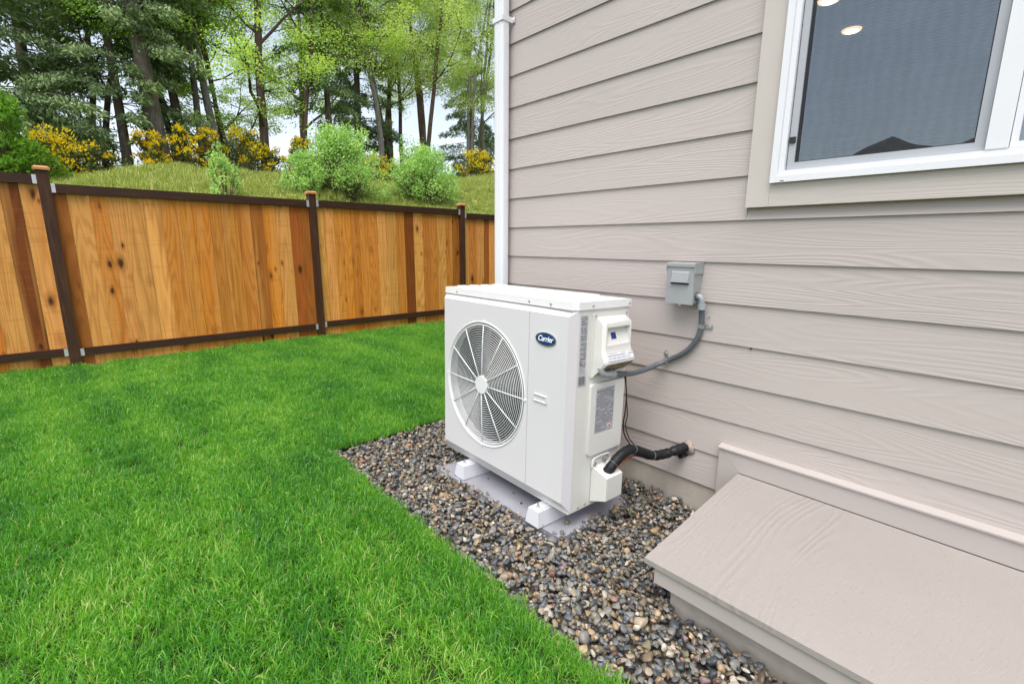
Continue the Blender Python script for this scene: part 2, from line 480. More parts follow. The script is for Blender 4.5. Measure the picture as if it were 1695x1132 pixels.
def mat_pebble(kind):
    t = NT("pebble_" + kind)
    if kind == "single":
        oi = t.add("ObjectInfo"); c = oi.outputs["Color"]
    else:
        at = t.add("Attribute", attribute_name="pc"); c = at.outputs["Color"]
    co = t.coord(); n = t.noise(co, 170 if kind != "single" else 170, 4, 0.65)
    t.col(t.mix(1.0, c, t.ramp(n, [(0.3, (0.62, 0.62, 0.62)), (0.7, (1.25, 1.25, 1.25))]), 'MULTIPLY'))
    t.set(0.38, 0, 0.45); t.bump(n, 0.25, 0.0015); return t.m
M_peb1 = mat_pebble("single"); M_peb2 = mat_pebble("stuff")

# ------------------------------------------------------------------ ground
def terr(x, y):
    x = np.asarray(x, float); y = np.asarray(y, float)
    t = np.clip((-5.0 - x) / 12.0, 0, 1); s = t * t * (3 - 2 * t)
    h = 3.10 + 0.095 * (np.clip(y, -12, 24) + 0.5)
    return 0.02 + h * s + (0.22 * np.sin(y * .45 + .8) + 0.10 * np.sin(y * 1.3 + x * .7) + 0.05 * np.sin(y * 3.1 + x * 2.3)) * s

bm = bmesh.new(); R_ = 220
GZ = -0.055
vs = [bm.verts.new(p) for p in ((-4.6, -R_, GZ), (R_, -R_, GZ), (R_, R_, GZ), (-4.6, R_, GZ))]
bm.faces.new(vs)
tag(bmo("ground", bm, M_soil), "dark soil ground under lawn and gravel", "ground", kind="structure")

xs = np.concatenate([np.linspace(-4.6, -26, 62), [-32, -45, -80, -140, -220]])
ys = np.concatenate([[-220, -120, -60, -30], np.linspace(-18, 36, 110), [50, 80, 140, 220]])
X, Y = np.meshgrid(xs, ys, indexing='ij'); Z = terr(X, Y); Z[0, :] = GZ
V = np.stack([X, Y, Z], -1).reshape(-1, 3); ny = len(ys)
F = [(i * ny + j, i * ny + j + 1, (i + 1) * ny + j + 1, (i + 1) * ny + j) for i in range(len(xs) - 1) for j in range(ny - 1)]
me = pyd("hill", V, [f[::-1] for f in F], True)
hill = link("hill", me, M_hill); tag(hill, "grassy embankment rising behind the fence", "hill", kind="structure")

# lawn sheet with a cut soil edge along the gravel
LZ = 0.012
bm = bmesh.new()
LOOP = [(-4.12, -8.0), (6.0, -8.0)]
for i in range(60): LOOP.append((3.5 - 3.95 * i / 60, -1.115 + 0.010 * math.sin(i * 1.1) + random.uniform(-.008, .008)))
for i in range(24): LOOP.append((-0.455 + 0.025 * min(1, i / 12) + random.uniform(-.007, .007), -1.10 + 1.6 * i / 24))
LOOP += [(-0.43, 9.0), (-4.12, 9.0)]
prism(bm, LOOP, 2, GZ, LZ)
lw = bmo("lawn", bm, M_thatch); lw.data.materials.append(M_soil)
for f in lw.data.polygons: f.material_index = 1 if abs(f.normal.z) < 0.5 else 0
tag(lw, "cut lawn bed beside the gravel strip", "lawn", kind="structure")
bm = bmesh.new(); box(bm, -4.30, -4.125, -8, 9, GZ - 0.05, 0.0)
o = bmo("dirt_strip", bm, plain("pale_dirt", (0.22, 0.18, 0.13), 0.95, 0, 0.5, 25, 0.8, 60))
tag(o, "pale dirt strip along the foot of the fence", "dirt strip", kind="structure")

# ------------------------------------------------------------------ house
house = empty("house", (0, 0, 0), "beige lap sided house wall with a white framed window and white downspout", "house")
EXP = 0.1778
X0 = -0.02
def board(x0, x1, zb, zt, parent=house):
    """lap board: bottom edge proud (y=0), top tucked in (y=.0085)"""
    if x1 - x0 < 0.02: return
    n = 1
    bm = bmesh.new()
    t = 0.0085
    hexa(bm, [(x0, -0.0005, zb), (x1, -0.0005, zb), (x1, t, zb), (x0, t, zb),
              (x0, 0.0105, zt), (x1, 0.0105, zt), (x1, 0.0105 + t, zt), (x0, 0.0105 + t, zt)])
    j = random.uniform(-0.0006, 0.0006)
    bmesh.ops.translate(bm, verts=bm.verts, vec=(0, j, 0))
    return bmo("siding_board", bm, M_siding, parent)
WX0, WX1, WZ0, WZ1 = 1.474, 2.96, 1.421, 2.75      # outside of the window trim
XE = 5.2
ztop = 2.44
k = 12
zb = 0.138
zlist = []
z = 0.3064
zlist.append((0.138, 0.3064))
while z < 5.6:
    zlist.append((z, z + EXP)); z += EXP
for zb, zn in zlist:
    zt = zn + 0.03
    if zb < 0.37:                                        # hatch trim cuts the lowest boards
        if zb < 0.2: board(X0, 1.469, zb, zt); 
        else: board(X0, XE, zb, zt)
        if zb < 0.2: board(3.32, XE, zb, zt)
    elif zn <= WZ0 + 0.02 or zb >= WZ1 - 0.02:
        board(X0, XE, zb, zt)
    else:
        board(X0, WX0 - 0.001, zb, zt); board(WX1 + 0.001, XE, zb, zt)
        if zb < WZ0:
            board(WX0, WX1, zb, WZ0 - 0.001)
# sheathing (with the window opening) and the plain far walls
bm = bmesh.new()
box(bm, -0.115, 1.565, 0.024, 0.15, 0.138, 5.7)
box(bm, 2.86, XE, 0.024, 0.15, 0.138, 5.7)
box(bm, 1.565, 2.86, 0.024, 0.15, 0.138, 1.512)
box(bm, 1.565, 2.86, 0.024, 0.15, 2.655, 5.7)
bmo("wall_core", bm, M_room, house)
bm = bmesh.new()
box(bm, -0.130, -0.1155, 0.019, 8.0, 0.138, 5.7); box(bm, XE + 0.0005, XE + 0.02, 0.02, 8.0, 0.138, 5.7); box(bm, -0.115, XE, 8.0005, 8.02, 0.138, 5.7)
o = bmo("side_wall", bm, M_siding, house)
bm = bmesh.new(); box(bm, -0.123, X0 - 0.0005, -0.012, 0.018, 0.138, 5.7)
bmo("corner_board", bm, M_flash, house, bevel=0.002)
bm = bmesh.new(); box(bm, -0.125, XE, 0.012, 0.2, -0.4, 0.150)
bmo("foundation", bm, M_concrete, house, bevel=0.003)
# low hipped roof seen only from farther away
bm = bmesh.new()
bm_pts = [(-0.6, -0.5, 5.7), (XE + .5, -0.5, 5.7), (XE + .5, 8.5, 5.7), (-0.6, 8.5, 5.7)]
vv = [bm.verts.new(p) for p in bm_pts]; r1 = bm.verts.new((2.0, 4, 7.4)); r2 = bm.verts.new((3.2, 4, 7.4))
for f in ((vv[0], vv[1], r2, r1), (vv[1], vv[2], r2), (vv[2], vv[3], r1, r2), (vv[3], vv[0], r1), (vv[3], vv[2], vv[1], vv[0])): bm.faces.new(f)
M_roof = plain("asphalt_shingle", (0.07, 0.065, 0.06), 0.9, 0, 0.3, 8, 0.6, 30)
bmo("roof", bm, M_roof, house)

# downspout at the corner
bm = bmesh.new()
prism(bm, rrect(-0.072, 0.010, -0.075, -0.020, 0.010, 3), 2, 0.10, 5.6)
for xx in (-0.045, -0.018):                            # pressed flutes
    box(bm, xx - 0.004, xx + 0.004, -0.0775, -0.074, 0.12, 5.6)
ds = bmo("downspout", bm, M_white_gutter, house, sm='auto')
for zc in (2.56, 0.45, 4.4):
    bm = bmesh.new()
    box(bm, -0.076, 0.013, -0.081, -0.079, zc - .014, zc + .014); box(bm, 0.0125, 0.0145, -0.0795, -0.003, zc - .014, zc + .014)
    box(bm, 0.0145, 0.034, -0.006, -0.003, zc - .014, zc + .014)
    cyl(bm, (0.025, -0.003, zc), (0.025, -0.0105, zc), 0.006, n=10)
    bmo("strap", bm, M_white_gutter, ds)

# ---- window
win = bmesh.new()
def frame_ring(bm, x0, x1, z0, z1, w, y0, y1):
    box(bm, x0, x1, y0, y1, z0, z0 + w); box(bm, x0, x1, y0, y1, z1 - w, z1)
    box(bm, x0, x0 + w, y0, y1, z0 + w, z1 - w); box(bm, x1 - w, x1, y0, y1, z0 + w, z1 - w)
VX0, VX1, VZ0, VZ1 = 1.5645, 2.865, 1.509, 2.66
frame_ring(win, VX0, VX1, VZ0, VZ1, 0.024, -0.042, 0.03)          # outer flange
frame_ring(win, VX0 + .0245, VX1 - .0245, VZ0 + .0245, VZ1 - .0245, 0.020, -0.032, 0.10)   # stepped inner
box(win, 2.166, 2.216, -0.034, 0.06, VZ0 + 0.0447, VZ1 - 0.0447)   # mullion
window = bmo("window", win, M_white_vinyl, house, bevel=0.003)
bm = bmesh.new(); frame_ring(bm, 2.2175, VX1 - .0465, VZ0 + .0465, VZ1 - .0465, 0.016, -0.022, 0.05)
bmo("sash", bm, M_white_vinyl, window, bevel=0.002)
SX0, SX1, SZ0, SZ1 = 1.6125, 2.1635, 1.5565, 2.6125
bm = bmesh.new(); frame_ring(bm, SX0, SX1, SZ0, SZ1, 0.024, -0.016, 0.0)
bmo("screen_frame", bm, M_screenframe, window, bevel=0.0015)
bm = bmesh.new(); frame_ring(bm, SX0 + .0245, SX1 - .0245, SZ0 + .0245, SZ1 - .0245, 0.003, -0.0085, -0.004)
bmo("screen_spline", bm, M_dark, window)
bm = bmesh.new(); frame_ring(bm, SX0 - .0025, SX1 + .0018, SZ0 - .0025, SZ1 + .0018, 0.002, -0.012, 0.0)
bmo("frame_gasket", bm, M_dark, window)
bm = bmesh.new(); box(bm, SX0 + 0.002, SX0 + 0.022, -0.0225, -0.0165, 1.652, 1.673)
bmo("screen_tab", bm, M_dark, window, bevel=0.002)
bm = bmesh.new(); box(bm, 1.603, 1.617, -0.0428, -0.0415, 1.5125, 1.5150)
bmo("weep_slot", bm, M_dark, window)

def mat_screen():
    t = NT("insect_screen")
    d = t.add("BsdfDiffuse"); d.inputs["Color"].default_value = (0.13, 0.14, 0.155, 1)
    tr = t.add("BsdfTransparent")
    co = t.coord((1, 1, 1))
    wv = t.add("TexWave", wave_type='BANDS', bands_direction='Z'); wv.inputs["Scale"].default_value = 30; wv.inputs["Distortion"].default_value = 5
    wv.inputs["Detail"].default_value = 2; wv.inputs["Detail Scale"].default_value = 1.2; t.ln(co, wv.inputs["Vector"])
    wv2 = t.add("TexWave", wave_type='BANDS', bands_direction='X'); wv2.inputs["Scale"].default_value = 9; wv2.inputs["Distortion"].default_value = 6
    wv2.inputs["Detail"].default_value = 2; t.ln(co, wv2.inputs["Vector"])
    f = t.math('ADD', t.math('MULTIPLY', wv.outputs["Fac"], 0.09), t.math('MULTIPLY', wv2.outputs["Fac"], 0.05))
    f = t.math('ADD', f, t.math('MULTIPLY', t.noise(t.coord((5, 1, 1.6)), 1.0, 3, 0.6), 0.22))  # upright streaks: reflections of the room put into the screen's blend
    f = t.math('ADD', f, t.math('MULTIPLY', t.noise(t.coord((3, 1, 90)), 1.0, 2), 0.16))
    ms = t.add("MixShader"); t.ln(t.math('ADD', f, 0.0), ms.inputs[0])
    t.ln(tr.outputs[0], ms.inputs[1]); t.ln(d.outputs[0], ms.inputs[2]); t.ln(ms.outputs[0], t.out.inputs[0])
    return t.m
def mat_glass():
    t = NT("window_glass")
    g = t.add("BsdfGlossy"); g.inputs["Roughness"].default_value = 0.0; g.inputs["Color"].default_value = (0.78, 0.91, 1.0, 1)
    tr = t.add("BsdfTransparent"); tr.inputs["Color"].default_value = (0.80, 0.84, 0.84, 1)
    fr = t.add("Fresnel"); fr.inputs["IOR"].default_value = 1.75
    bp = t.add("Bump"); bp.inputs["Strength"].default_value = 0.02; bp.inputs["Distance"].default_value = 0.02
    t.ln(t.noise(t.coord((3, 3, 1.2)), 3.0, 1), bp.inputs["Height"]); t.ln(bp.outputs[0], g.inputs["Normal"])
    ms = t.add("MixShader"); t.ln(t.math('MULTIPLY', fr.outputs[0], 3.2), ms.inputs[0])
    t.ln(tr.outputs[0], ms.inputs[1]); t.ln(g.outputs[0], ms.inputs[2]); t.ln(ms.outputs[0], t.out.inputs[0])
    return t.m
M_glass = mat_glass()
bm = bmesh.new(); bm.faces.new([bm.verts.new(p) for p in ((SX0 + .0275, -0.0055, SZ0 + .0275), (SX1 - .0275, -0.0055, SZ0 + .0275), (SX1 - .0275, -0.0055, SZ1 - .0275), (SX0 + .0275, -0.0055, SZ1 - .0275))])
bmo("insect_screen", bm, mat_screen(), window)
def pane(x0, x1, z0, z1, y):
    bm = bmesh.new(); bm.faces.new([bm.verts.new(p) for p in ((x0, y, z0), (x1, y, z0), (x1, y, z1), (x0, y, z1))])
    me = bpy.data.meshes.new("glass_pane"); bm.to_mesh(me); bm.free(); return link("glass_pane", me, M_glass, window)
pane(1.60, 2.18, 1.545, 2.63, 0.0065); pane(2.228, VX1 - .055, 1.56, 2.60, 0.012)

def trim(pts, y0=-0.024, y1=0.012, mat=None):
    bm = bmesh.new(); prism(bm, pts, 1, y0, y1)
    return bmo("window_trim", bm, mat or M_trimboard, house, bevel=0.0025)
trim([(WX0, WZ0), (1.5625, WZ0), (1.5625, WZ1), (WX0, WZ1)], mat=M_trimsmooth)
trim([(1.5632, WZ0), (2.8672, WZ0), (2.8672, 1.5070), (1.5632, 1.5070)])
trim([(2.868, WZ0), (WX1, WZ0), (WX1, WZ1), (2.868, WZ1)], mat=M_trimsmooth)
trim([(1.5632, 2.662), (2.8672, 2.662), (2.8672, WZ1), (1.5632, WZ1)])

# room behind the glass
bm = bmesh.new()
box(bm, -0.1, 5.1, 0.16, 6.5, 0.25, 0.30)
bmo("room_floor", bm, M_interior_floor, house)
bm = bmesh.new()
box(bm, -0.1, 5.1, 0.16, 6.5, 2.76, 2.80); box(bm, -0.1, 5.1, 6.45, 6.5, 0.301, 2.759); box(bm, -0.1, -0.05, 0.16, 6.449, 0.301, 2.759); box(bm, 5.05, 5.1, 0.16, 6.449, 0.301, 2.759)
bmo("room_shell", bm, M_room, house)
t = NT("downlight_glow"); t.b.inputs["Emission Color"].default_value = (1.0, 0.80, 0.52, 1); t.b.inputs["Emission Strength"].default_value = 4.5
M_glow = t.m
t = NT("downlight_trim_glow"); t.b.inputs["Emission Color"].default_value = (1.0, 0.70, 0.40, 1); t.b.inputs["Emission Strength"].default_value = 0.8
M_glow2 = t.m
for lx, ly in ((1.185, 2.155), (1.20, 1.56)):
    bm = bmesh.new(); cyl(bm, (lx, ly, 2.759), (lx, ly, 2.748), 0.060, 0.056, 28); cl = bmo("ceiling_light", bm, M_glow2, house)
    bm = bmesh.new(); cyl(bm, (lx, ly, 2.7475), (lx, ly, 2.7440), 0.040, 0.036, 24); bmo("bulb", bm, M_glow, cl)

# small marks on the siding
def mark(x, z, s, name="nail_mark"):
    bm = bmesh.new()
    for i in range(3):
        a = random.uniform(0, 6.28); cyl(bm, (x + math.cos(a) * s, 0.012, z + math.sin(a) * s * .6), (x + math.cos(a) * s, -0.0035, z + math.sin(a) * s * .6), s * .55, n=7)
    bmo(name, bm, M_dark, house)
mark(1.545, 0.832, 0.0035); mark(1.353, 0.947, 0.0018)

# ------------------------------------------------------------------ crawl space hatch
hatch = empty("crawl_space_hatch", (2.4, -0.4, 0), "beige sloped crawl space hatch cover low against the siding", "hatch cover")
HX0, HX1 = 1.561, 3.22
HO = (-2.4, 0.4, 0)
def mat_lid():
    t = NT("hatch_lid_paint"); co = t.coord(); c = (0.325, 0.295, 0.275)
    fig = t.math('POWER', contour(t, t.coord((5.0, 0.9, 1)), 150.0, 1.2, 0.4), 1.5)
    msk = t.ramp(t.noise(t.coord((2.6, 0.7, 1)), 1.7, 3), [(0.46, (0.02,) * 3), (0.62, (1, 1, 1))])
    n = t.noise(t.coord((95, 32, 1)), 1.6, 4, 0.65)
    h = t.math('ADD', t.math('MULTIPLY', fig, msk), t.math('MULTIPLY', n, 1.5))
    t.bump(h, 0.62, 0.0026)
    pit = t.noise(t.coord((70, 40, 1)), 1.6, 2)
    base = t.ramp(t.noise(co, 2.2, 5), [(0.3, tuple(x * .95 for x in c)), (0.7, tuple(x * 1.03 for x in c))])
    t.col(t.mix(t.ramp(pit, [(0.66, (0, 0, 0)), (0.75, (0.5, 0.5, 0.5))]), base, tuple(x * .66 for x in c)))
    t.set(0.5, 0, 0.4); return t.m
M_lid = mat_lid()
bm = bmesh.new()
th = 0.019
hexa(bm, [(HX0, -0.774, 0.207 - th), (HX1, -0.774, 0.207 - th), (HX1, -0.027, 0.2695 - th), (HX0, -0.027, 0.2695 - th),
          (HX0, -0.774, 0.207), (HX1, -0.774, 0.207), (HX1, -0.027, 0.2695), (HX0, -0.027, 0.2695)])
bmo("lid", bm, M_lid, hatch, sm='auto', bevel=0.004, seg=2, off=HO)
bm = bmesh.new()
box(bm, 1.598, 3.18, -0.764, -0.740, 0.126, 0.186)
bmo("skirt_board", bm, M_flash, hatch, bevel=0.002, off=HO)
for xa, xb in ((1.598, 1.623), (3.155, 3.18)):
    bm = bmesh.new()
    hexa(bm, [(xa, -0.7395, 0.126), (xb, -0.7395, 0.126), (xb, -0.01, 0.126), (xa, -0.01, 0.126), (xa, -0.7395, 0.186), (xb, -0.7395, 0.186), (xb, -0.01, 0.240), (xa, -0.01, 0.240)])
    bmo("skirt_board", bm, M_flash, hatch, off=HO)
bm = bmesh.new(); box(bm, 1.626, 3.14, -0.690, -0.01, -0.2, 0.135)
bmo("concrete_curb", bm, M_concrete, hatch, bevel=0.004, off=HO)
def ptrim(pts, y0=-0.026, y1=0.010):
    bm = bmesh.new(); prism(bm, pts, 1, y0, y1); return bmo("flashing_board", bm, M_flash, hatch, bevel=0.0015, off=HO)
ptrim([(1.469, 0.362), (1.5605, 0.2725), (3.2295, 0.2725), (3.32, 0.362)])
ptrim([(1.469, 0.139), (1.5600, 0.139), (1.5600, 0.2715), (1.469, 0.3610)])
ptrim([(3.23, 0.139), (3.32, 0.139), (3.32, 0.3610), (3.23, 0.2715)])
bm = bmesh.new(); prism(bm, [(-0.034, 0.3625), (-0.034, 0.369), (-0.003, 0.377), (0.008, 0.377), (0.008, 0.3625)], 0, 1.464, 3.325)
bmo("drip_cap", bm, M_flash, hatch, bevel=0.002, off=HO)

# ------------------------------------------------------------------ heat pump
ACM = Matrix(((0.99936, 0.035726, -0.0014377), (-0.0356867, 0.9991285, 0.0216512), (0.00221, -0.0215861, 0.9997645)))
ACO = Vector((1.10655, -0.63282, 0.10974))
BASE = Vector((-0.48, 0.155, -0.080))
ac = empty("heat_pump", (0, 0, 0), "white outdoor heat pump unit with a round fan grille standing on gravel", "heat pump")
ac.matrix_world = Matrix.Translation(ACO + ACM @ BASE) @ ACM.to_4x4()
OFF = -BASE
def acw(u, v, w): return ACO + ACM @ Vector((u, v, w))
def acp(name, bm, mat, parent=None, **k):
    if parent is None: return bmo(name, bm, mat, ac, off=OFF, **k)
    return bmo(name, bm, mat, parent, off=OFF, **k)
FU, FW, FR = -0.578, 0.464, 0.318
# cabinet shell (open behind the fan)
bm = bmesh.new()
DEP = 0.330
prism(bm, [(-0.240, -0.018), (-0.014, -0.018), (-0.001, -0.002), (-0.001, 0.055), (-0.003, 0.0555), (-0.003, DEP), (-0.240, DEP)], 2, 0.0, 0.897)
acp("cabinet", bm, M_ac_side, sm='auto')
bm = bmesh.new()
box(bm, -0.960, -0.958, -0.018, DEP, 0.0, 0.897); box(bm, -0.958, -0.2405, 0.300, DEP, 0.0, 0.897)
box(bm, -0.958, -0.2405, -0.018, 0.2995, 0.0, 0.012)
acp("back_shell", bm, M_ac_side)
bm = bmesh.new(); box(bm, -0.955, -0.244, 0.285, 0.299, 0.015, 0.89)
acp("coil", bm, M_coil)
# front panel with round opening
def front_panel():
    bm = bmesh.new()
    yF = -0.053
    x0, x1, z0, z1 = -0.932, -0.2445, 0.060, 0.872
    N = 96
    ang = [2 * math.pi * i / N for i in range(N)]
    for cx, cz in ((x0, z0), (x1, z0), (x1, z1), (x0, z1)):
        ang.append(math.atan2(cz - FW, cx - FU) % (2 * math.pi))
    ang = sorted(set(round(a, 6) for a in ang)); n = len(ang)
    def onrect(a):
        c, s = math.cos(a), math.sin(a); t = 1e9
        if c > 1e-9: t = min(t, (x1 - FU) / c)
        if c < -1e-9: t = min(t, (x0 - FU) / c)
        if s > 1e-9: t = min(t, (z1 - FW) / s)
        if s < -1e-9: t = min(t, (z0 - FW) / s)
        return FU + c * t, FW + s * t
    rings = []
    def ring(fn): rings.append([bm.verts.new(fn(a)) for a in ang])
    def base(a):
        x, z = onrect(a)
        bx = -0.9605 if abs(x - x0) < 1e-5 else (-0.2435 if abs(x - x1) < 1e-5 else x)
        bz = 0.002 if abs(z - z0) < 1e-5 else (0.8955 if abs(z - z1) < 1e-5 else z)
        if abs(x - x0) > 1e-5 and abs(x - x1) > 1e-5 : bx = x
        return (bx, -0.0185, bz)
    ring(base)
    ring(lambda a: (onrect(a)[0], yF, onrect(a)[1]))
    ring(lambda a: (FU + (FR + .006) * math.cos(a), yF, FW + (FR + .006) * math.sin(a)))
    ring(lambda a: (FU + FR * math.cos(a), yF - .004, FW + FR * math.sin(a)))
    ring(lambda a: (FU + (FR - .010) * math.cos(a), yF + .004, FW + (FR - .010) * math.sin(a)))
    ring(lambda a: (FU + (FR - .012) * math.cos(a), yF + .050, FW + (FR - .012) * math.sin(a)))
    for A, B in zip(rings, rings[1:]):
        for i in range(n): bm.faces.new((A[i], A[(i + 1) % n], B[(i + 1) % n], B[i]))
    return bm
fp = acp("front_panel", front_panel(), M_ac)
# shroud
bm = bmesh.new(); N = 64
prev = None
for r, y in ((FR - .0125, -0.003), (FR - .018, 0.03), (FR - .010, 0.13)):
    cur = [bm.verts.new((FU + r * math.cos(2 * math.pi * i / N), y, FW + r * math.sin(2 * math.pi * i / N))) for i in range(N)]
    if prev:
        for i in range(N): bm.faces.new((prev[i], prev[(i + 1) % N], cur[(i + 1) % N], cur[i]))
    prev = cur
acp("fan_shroud", bm, M_shroud, sm=True)
# service panel
bm = bmesh.new()
A = [(-0.2415, -0.053, 0.060), (-0.011, -0.053, 0.060), (-0.011, -0.053, 0.872), (-0.2415, -0.053, 0.872)]
B = [(-0.2425, -0.0185, 0.002), (0.0, -0.003, 0.002), (0.0, -0.003, 0.8955), (-0.2425, -0.0185, 0.8955)]
va = [bm.verts.new(p) for p in A]; vb = [bm.verts.new(p) for p in B]
bm.faces.new(va)
for i in range(4): bm.faces.new((va[i], vb[i], vb[(i + 1) % 4], va[(i + 1) % 4]))
bm.faces.new(vb[::-1])
sp = acp("service_panel", bm, M_ac)
# recessed pull handle
bm = bmesh.new()
frame = rrect(-0.202, -0.116, 0.479, 0.515, 0.004, 2)
x0, x1, z0, z1 = -0.200, -0.118, 0.481, 0.513
fr = [(x0, z0), (x1, z0), (x1, z1), (x0, z1)]; inn = [(x0 + .004, z0 + .004), (x1 - .004, z0 + .004), (x1 - .004, z1 - .012), (x0 + .004, z1 - .012)]
o_ = [bm.verts.new((a, -0.0585, b)) for a, b in fr]; i_ = [bm.verts.new((a, -0.0588, b)) for a, b in [(x0 + .003, z0 + .003), (x1 - .003, z0 + .003), (x1 - .003, z1 - .003), (x0 + .003, z1 - .003)]]
d_ = [bm.verts.new((a, -0.0538, b)) for a, b in inn]; s_ = [bm.verts.new((a, -0.0531, b)) for a, b in fr]
for P_, Q_ in ((s_, o_), (o_, i_), (i_, d_)):
    for i in range(4): bm.faces.new((P_[i], P_[(i + 1) % 4], Q_[(i + 1) % 4], Q_[i]))
bm.faces.new(d_)
acp("pull_handle", bm, M_ac, sp)
# badge
bd = bmesh.new(); EL = [(math.cos(2 * math.pi * i / 48), math.sin(2 * math.pi * i / 48)) for i in range(48)]
BU, BW = -0.136, 0.764
prism(bd, [(BU + .062 * c, BW + .029 * s) for c, s in EL], 1, -0.0532, -0.0575)
badge = acp("badge", bd, M_chrome, sm='auto')
bd = bmesh.new(); prism(bd, [(BU + .0565 * c, BW + .0245 * s) for c, s in EL], 1, -0.0574, -0.0584)
acp("badge_field", bd, M_navy, badge, sm='auto')
cu = bpy.data.curves.new("badge_text", 'FONT'); cu.body = "Carrier"; cu.size = 0.033; cu.align_x = 'CENTER'; cu.align_y = 'CENTER'
cu.extrude = 0.0006; cu.shear = 0.25; cu.offset = 0.0006; cu.space_character = 0.92
to = bpy.data.objects.new("tmp", cu); COL.objects.link(to)
bpy.context.view_layer.update()
tm = bpy.data.meshes.new_from_object(to); bpy.data.objects.remove(to)
tm.transform(Matrix.Rotation(math.radians(90), 4, 'X')); tm.transform(Matrix.Translation((BU + OFF.x, -0.0590 + OFF.y, BW + 0.001 + OFF.z)))
tm.materials.clear(); tm.name = "badge_lettering"; link("badge_lettering", tm, M_letter, badge)
# lid
bm = bmesh.new()
lp = [(-0.955, -0.032), (-0.018, -0.032), (0.004, -0.008), (0.004, 0.336), (-0.966, 0.336), (-0.966, -0.020)]
prism(bm, lp, 2, 0.8975, 0.930)
lid = acp("top_lid", bm, M_lidlit, sm='auto', bevel=0.006, seg=3)
for v0, v1, u0, u1 in ((0.03, 0.075, -0.93, -0.05), (0.11, 0.155, -0.93, -0.05), (0.19, 0.235, -0.93, -0.05), (0.27, 0.312, -0.93, -0.16)):
    bm = bmesh.new(); box(bm, u0, u1, v0, v1, 0.926, 0.9375)
    acp("lid_rib", bm, M_lidlit, lid, sm='auto', bevel=0.006, seg=3)
for u in (-0.84, -0.27, -0.135):
    bm = bmesh.new(); cyl(bm, (u, -0.031, 0.912), (u, -0.0355, 0.912), 0.0045, n=10); acp("screw", bm, M_steel, lid)
for v in (0.075, 0.322):
    bm = bmesh.new(); cyl(bm, (0.003, v, 0.912), (0.008, v, 0.912), 0.0045, n=10); acp("screw", bm, M_steel, lid)
# grille
GY = -0.050
bm = bmesh.new()
def gy(r): return GY - 0.010 * (1 - (r / FR) ** 2)
def torus(bm, R, y, r, N=84, n=5):
    rg = []
    for i in range(N):
        a = 2 * math.pi * i / N
        rg.append([bm.verts.new((FU + (R + r * math.cos(b)) * math.cos(a), y + r * math.sin(b), FW + (R + r * math.cos(b)) * math.sin(a))) for b in [2 * math.pi * k / n for k in range(n)]])
    for i in range(N):
        A, B = rg[i], rg[(i + 1) % N]
        for k in range(n): bm.faces.new((A[k], B[k], B[(k + 1) % n], A[(k + 1) % n]))
nr = 22
for i in range(nr):
    R = 0.056 + (FR - 0.016 - 0.056) * i / (nr - 1)
    torus(bm, R, gy(R), 0.0016 if i < nr - 1 else 0.004)
grille = acp("fan_grille", bm, M_grille, sm=True)
for i in range(12):
    a = math.pi / 2 + i * math.pi / 6
    bm = bmesh.new()
    p = [(FU + R * math.cos(a), gy(R) - .0022, FW + R * math.sin(a)) for R in (0.045, 0.12, 0.2, FR - 0.012)]
    tube(bm, p, 0.0026, 6); acp("spoke", bm, M_grille, grille, sm=True)
bm = bmesh.new(); cyl(bm, (FU, -0.052, FW), (FU, -0.066, FW), 0.049, 0.046, 40); acp("hub_disc", bm, M_grille, grille, sm='auto', bevel=0.002)
for i in range(4):
    a = math.pi / 4 * 0 + math.pi / 2 * i + math.pi/2
    bm = bmesh.new(); R = FR + 0.002
    cyl(bm, (FU + R * math.cos(a), -0.053, FW + R * math.sin(a)), (FU + R * math.cos(a), -0.060, FW + R * math.sin(a)), 0.006, n=10); acp("grille_clip", bm, M_grille, grille)
# fan
bm = bmesh.new(); cyl(bm, (FU, 0.0, FW), (FU, 0.10, FW), 0.06, n=24)
fan = acp("fan", bm, M_fan)
for kf in range(3):
    bm = bmesh.new(); a0 = kf * 2 * math.pi / 3 + 0.5; rows = []
    for i in range(9):
        r = 0.055 + 0.235 * i / 8; row = []
        for j in range(9):
            s = j / 8 - 0.5
            a = a0 + s * (1.35 - 0.2 * i / 8) + 0.25 * (i / 8) ** 2
            row.append(bm.verts.new((FU + r * math.cos(a), 0.045 + s * 0.085, FW + r * math.sin(a))))
        rows.append(row)
    for i in range(8):
        for j in range(8): bm.faces.new((rows[i][j], rows[i][j + 1], rows[i + 1][j + 1], rows[i + 1][j]))
    acp("fan_blade", bm, M_fan, fan, sm=True)
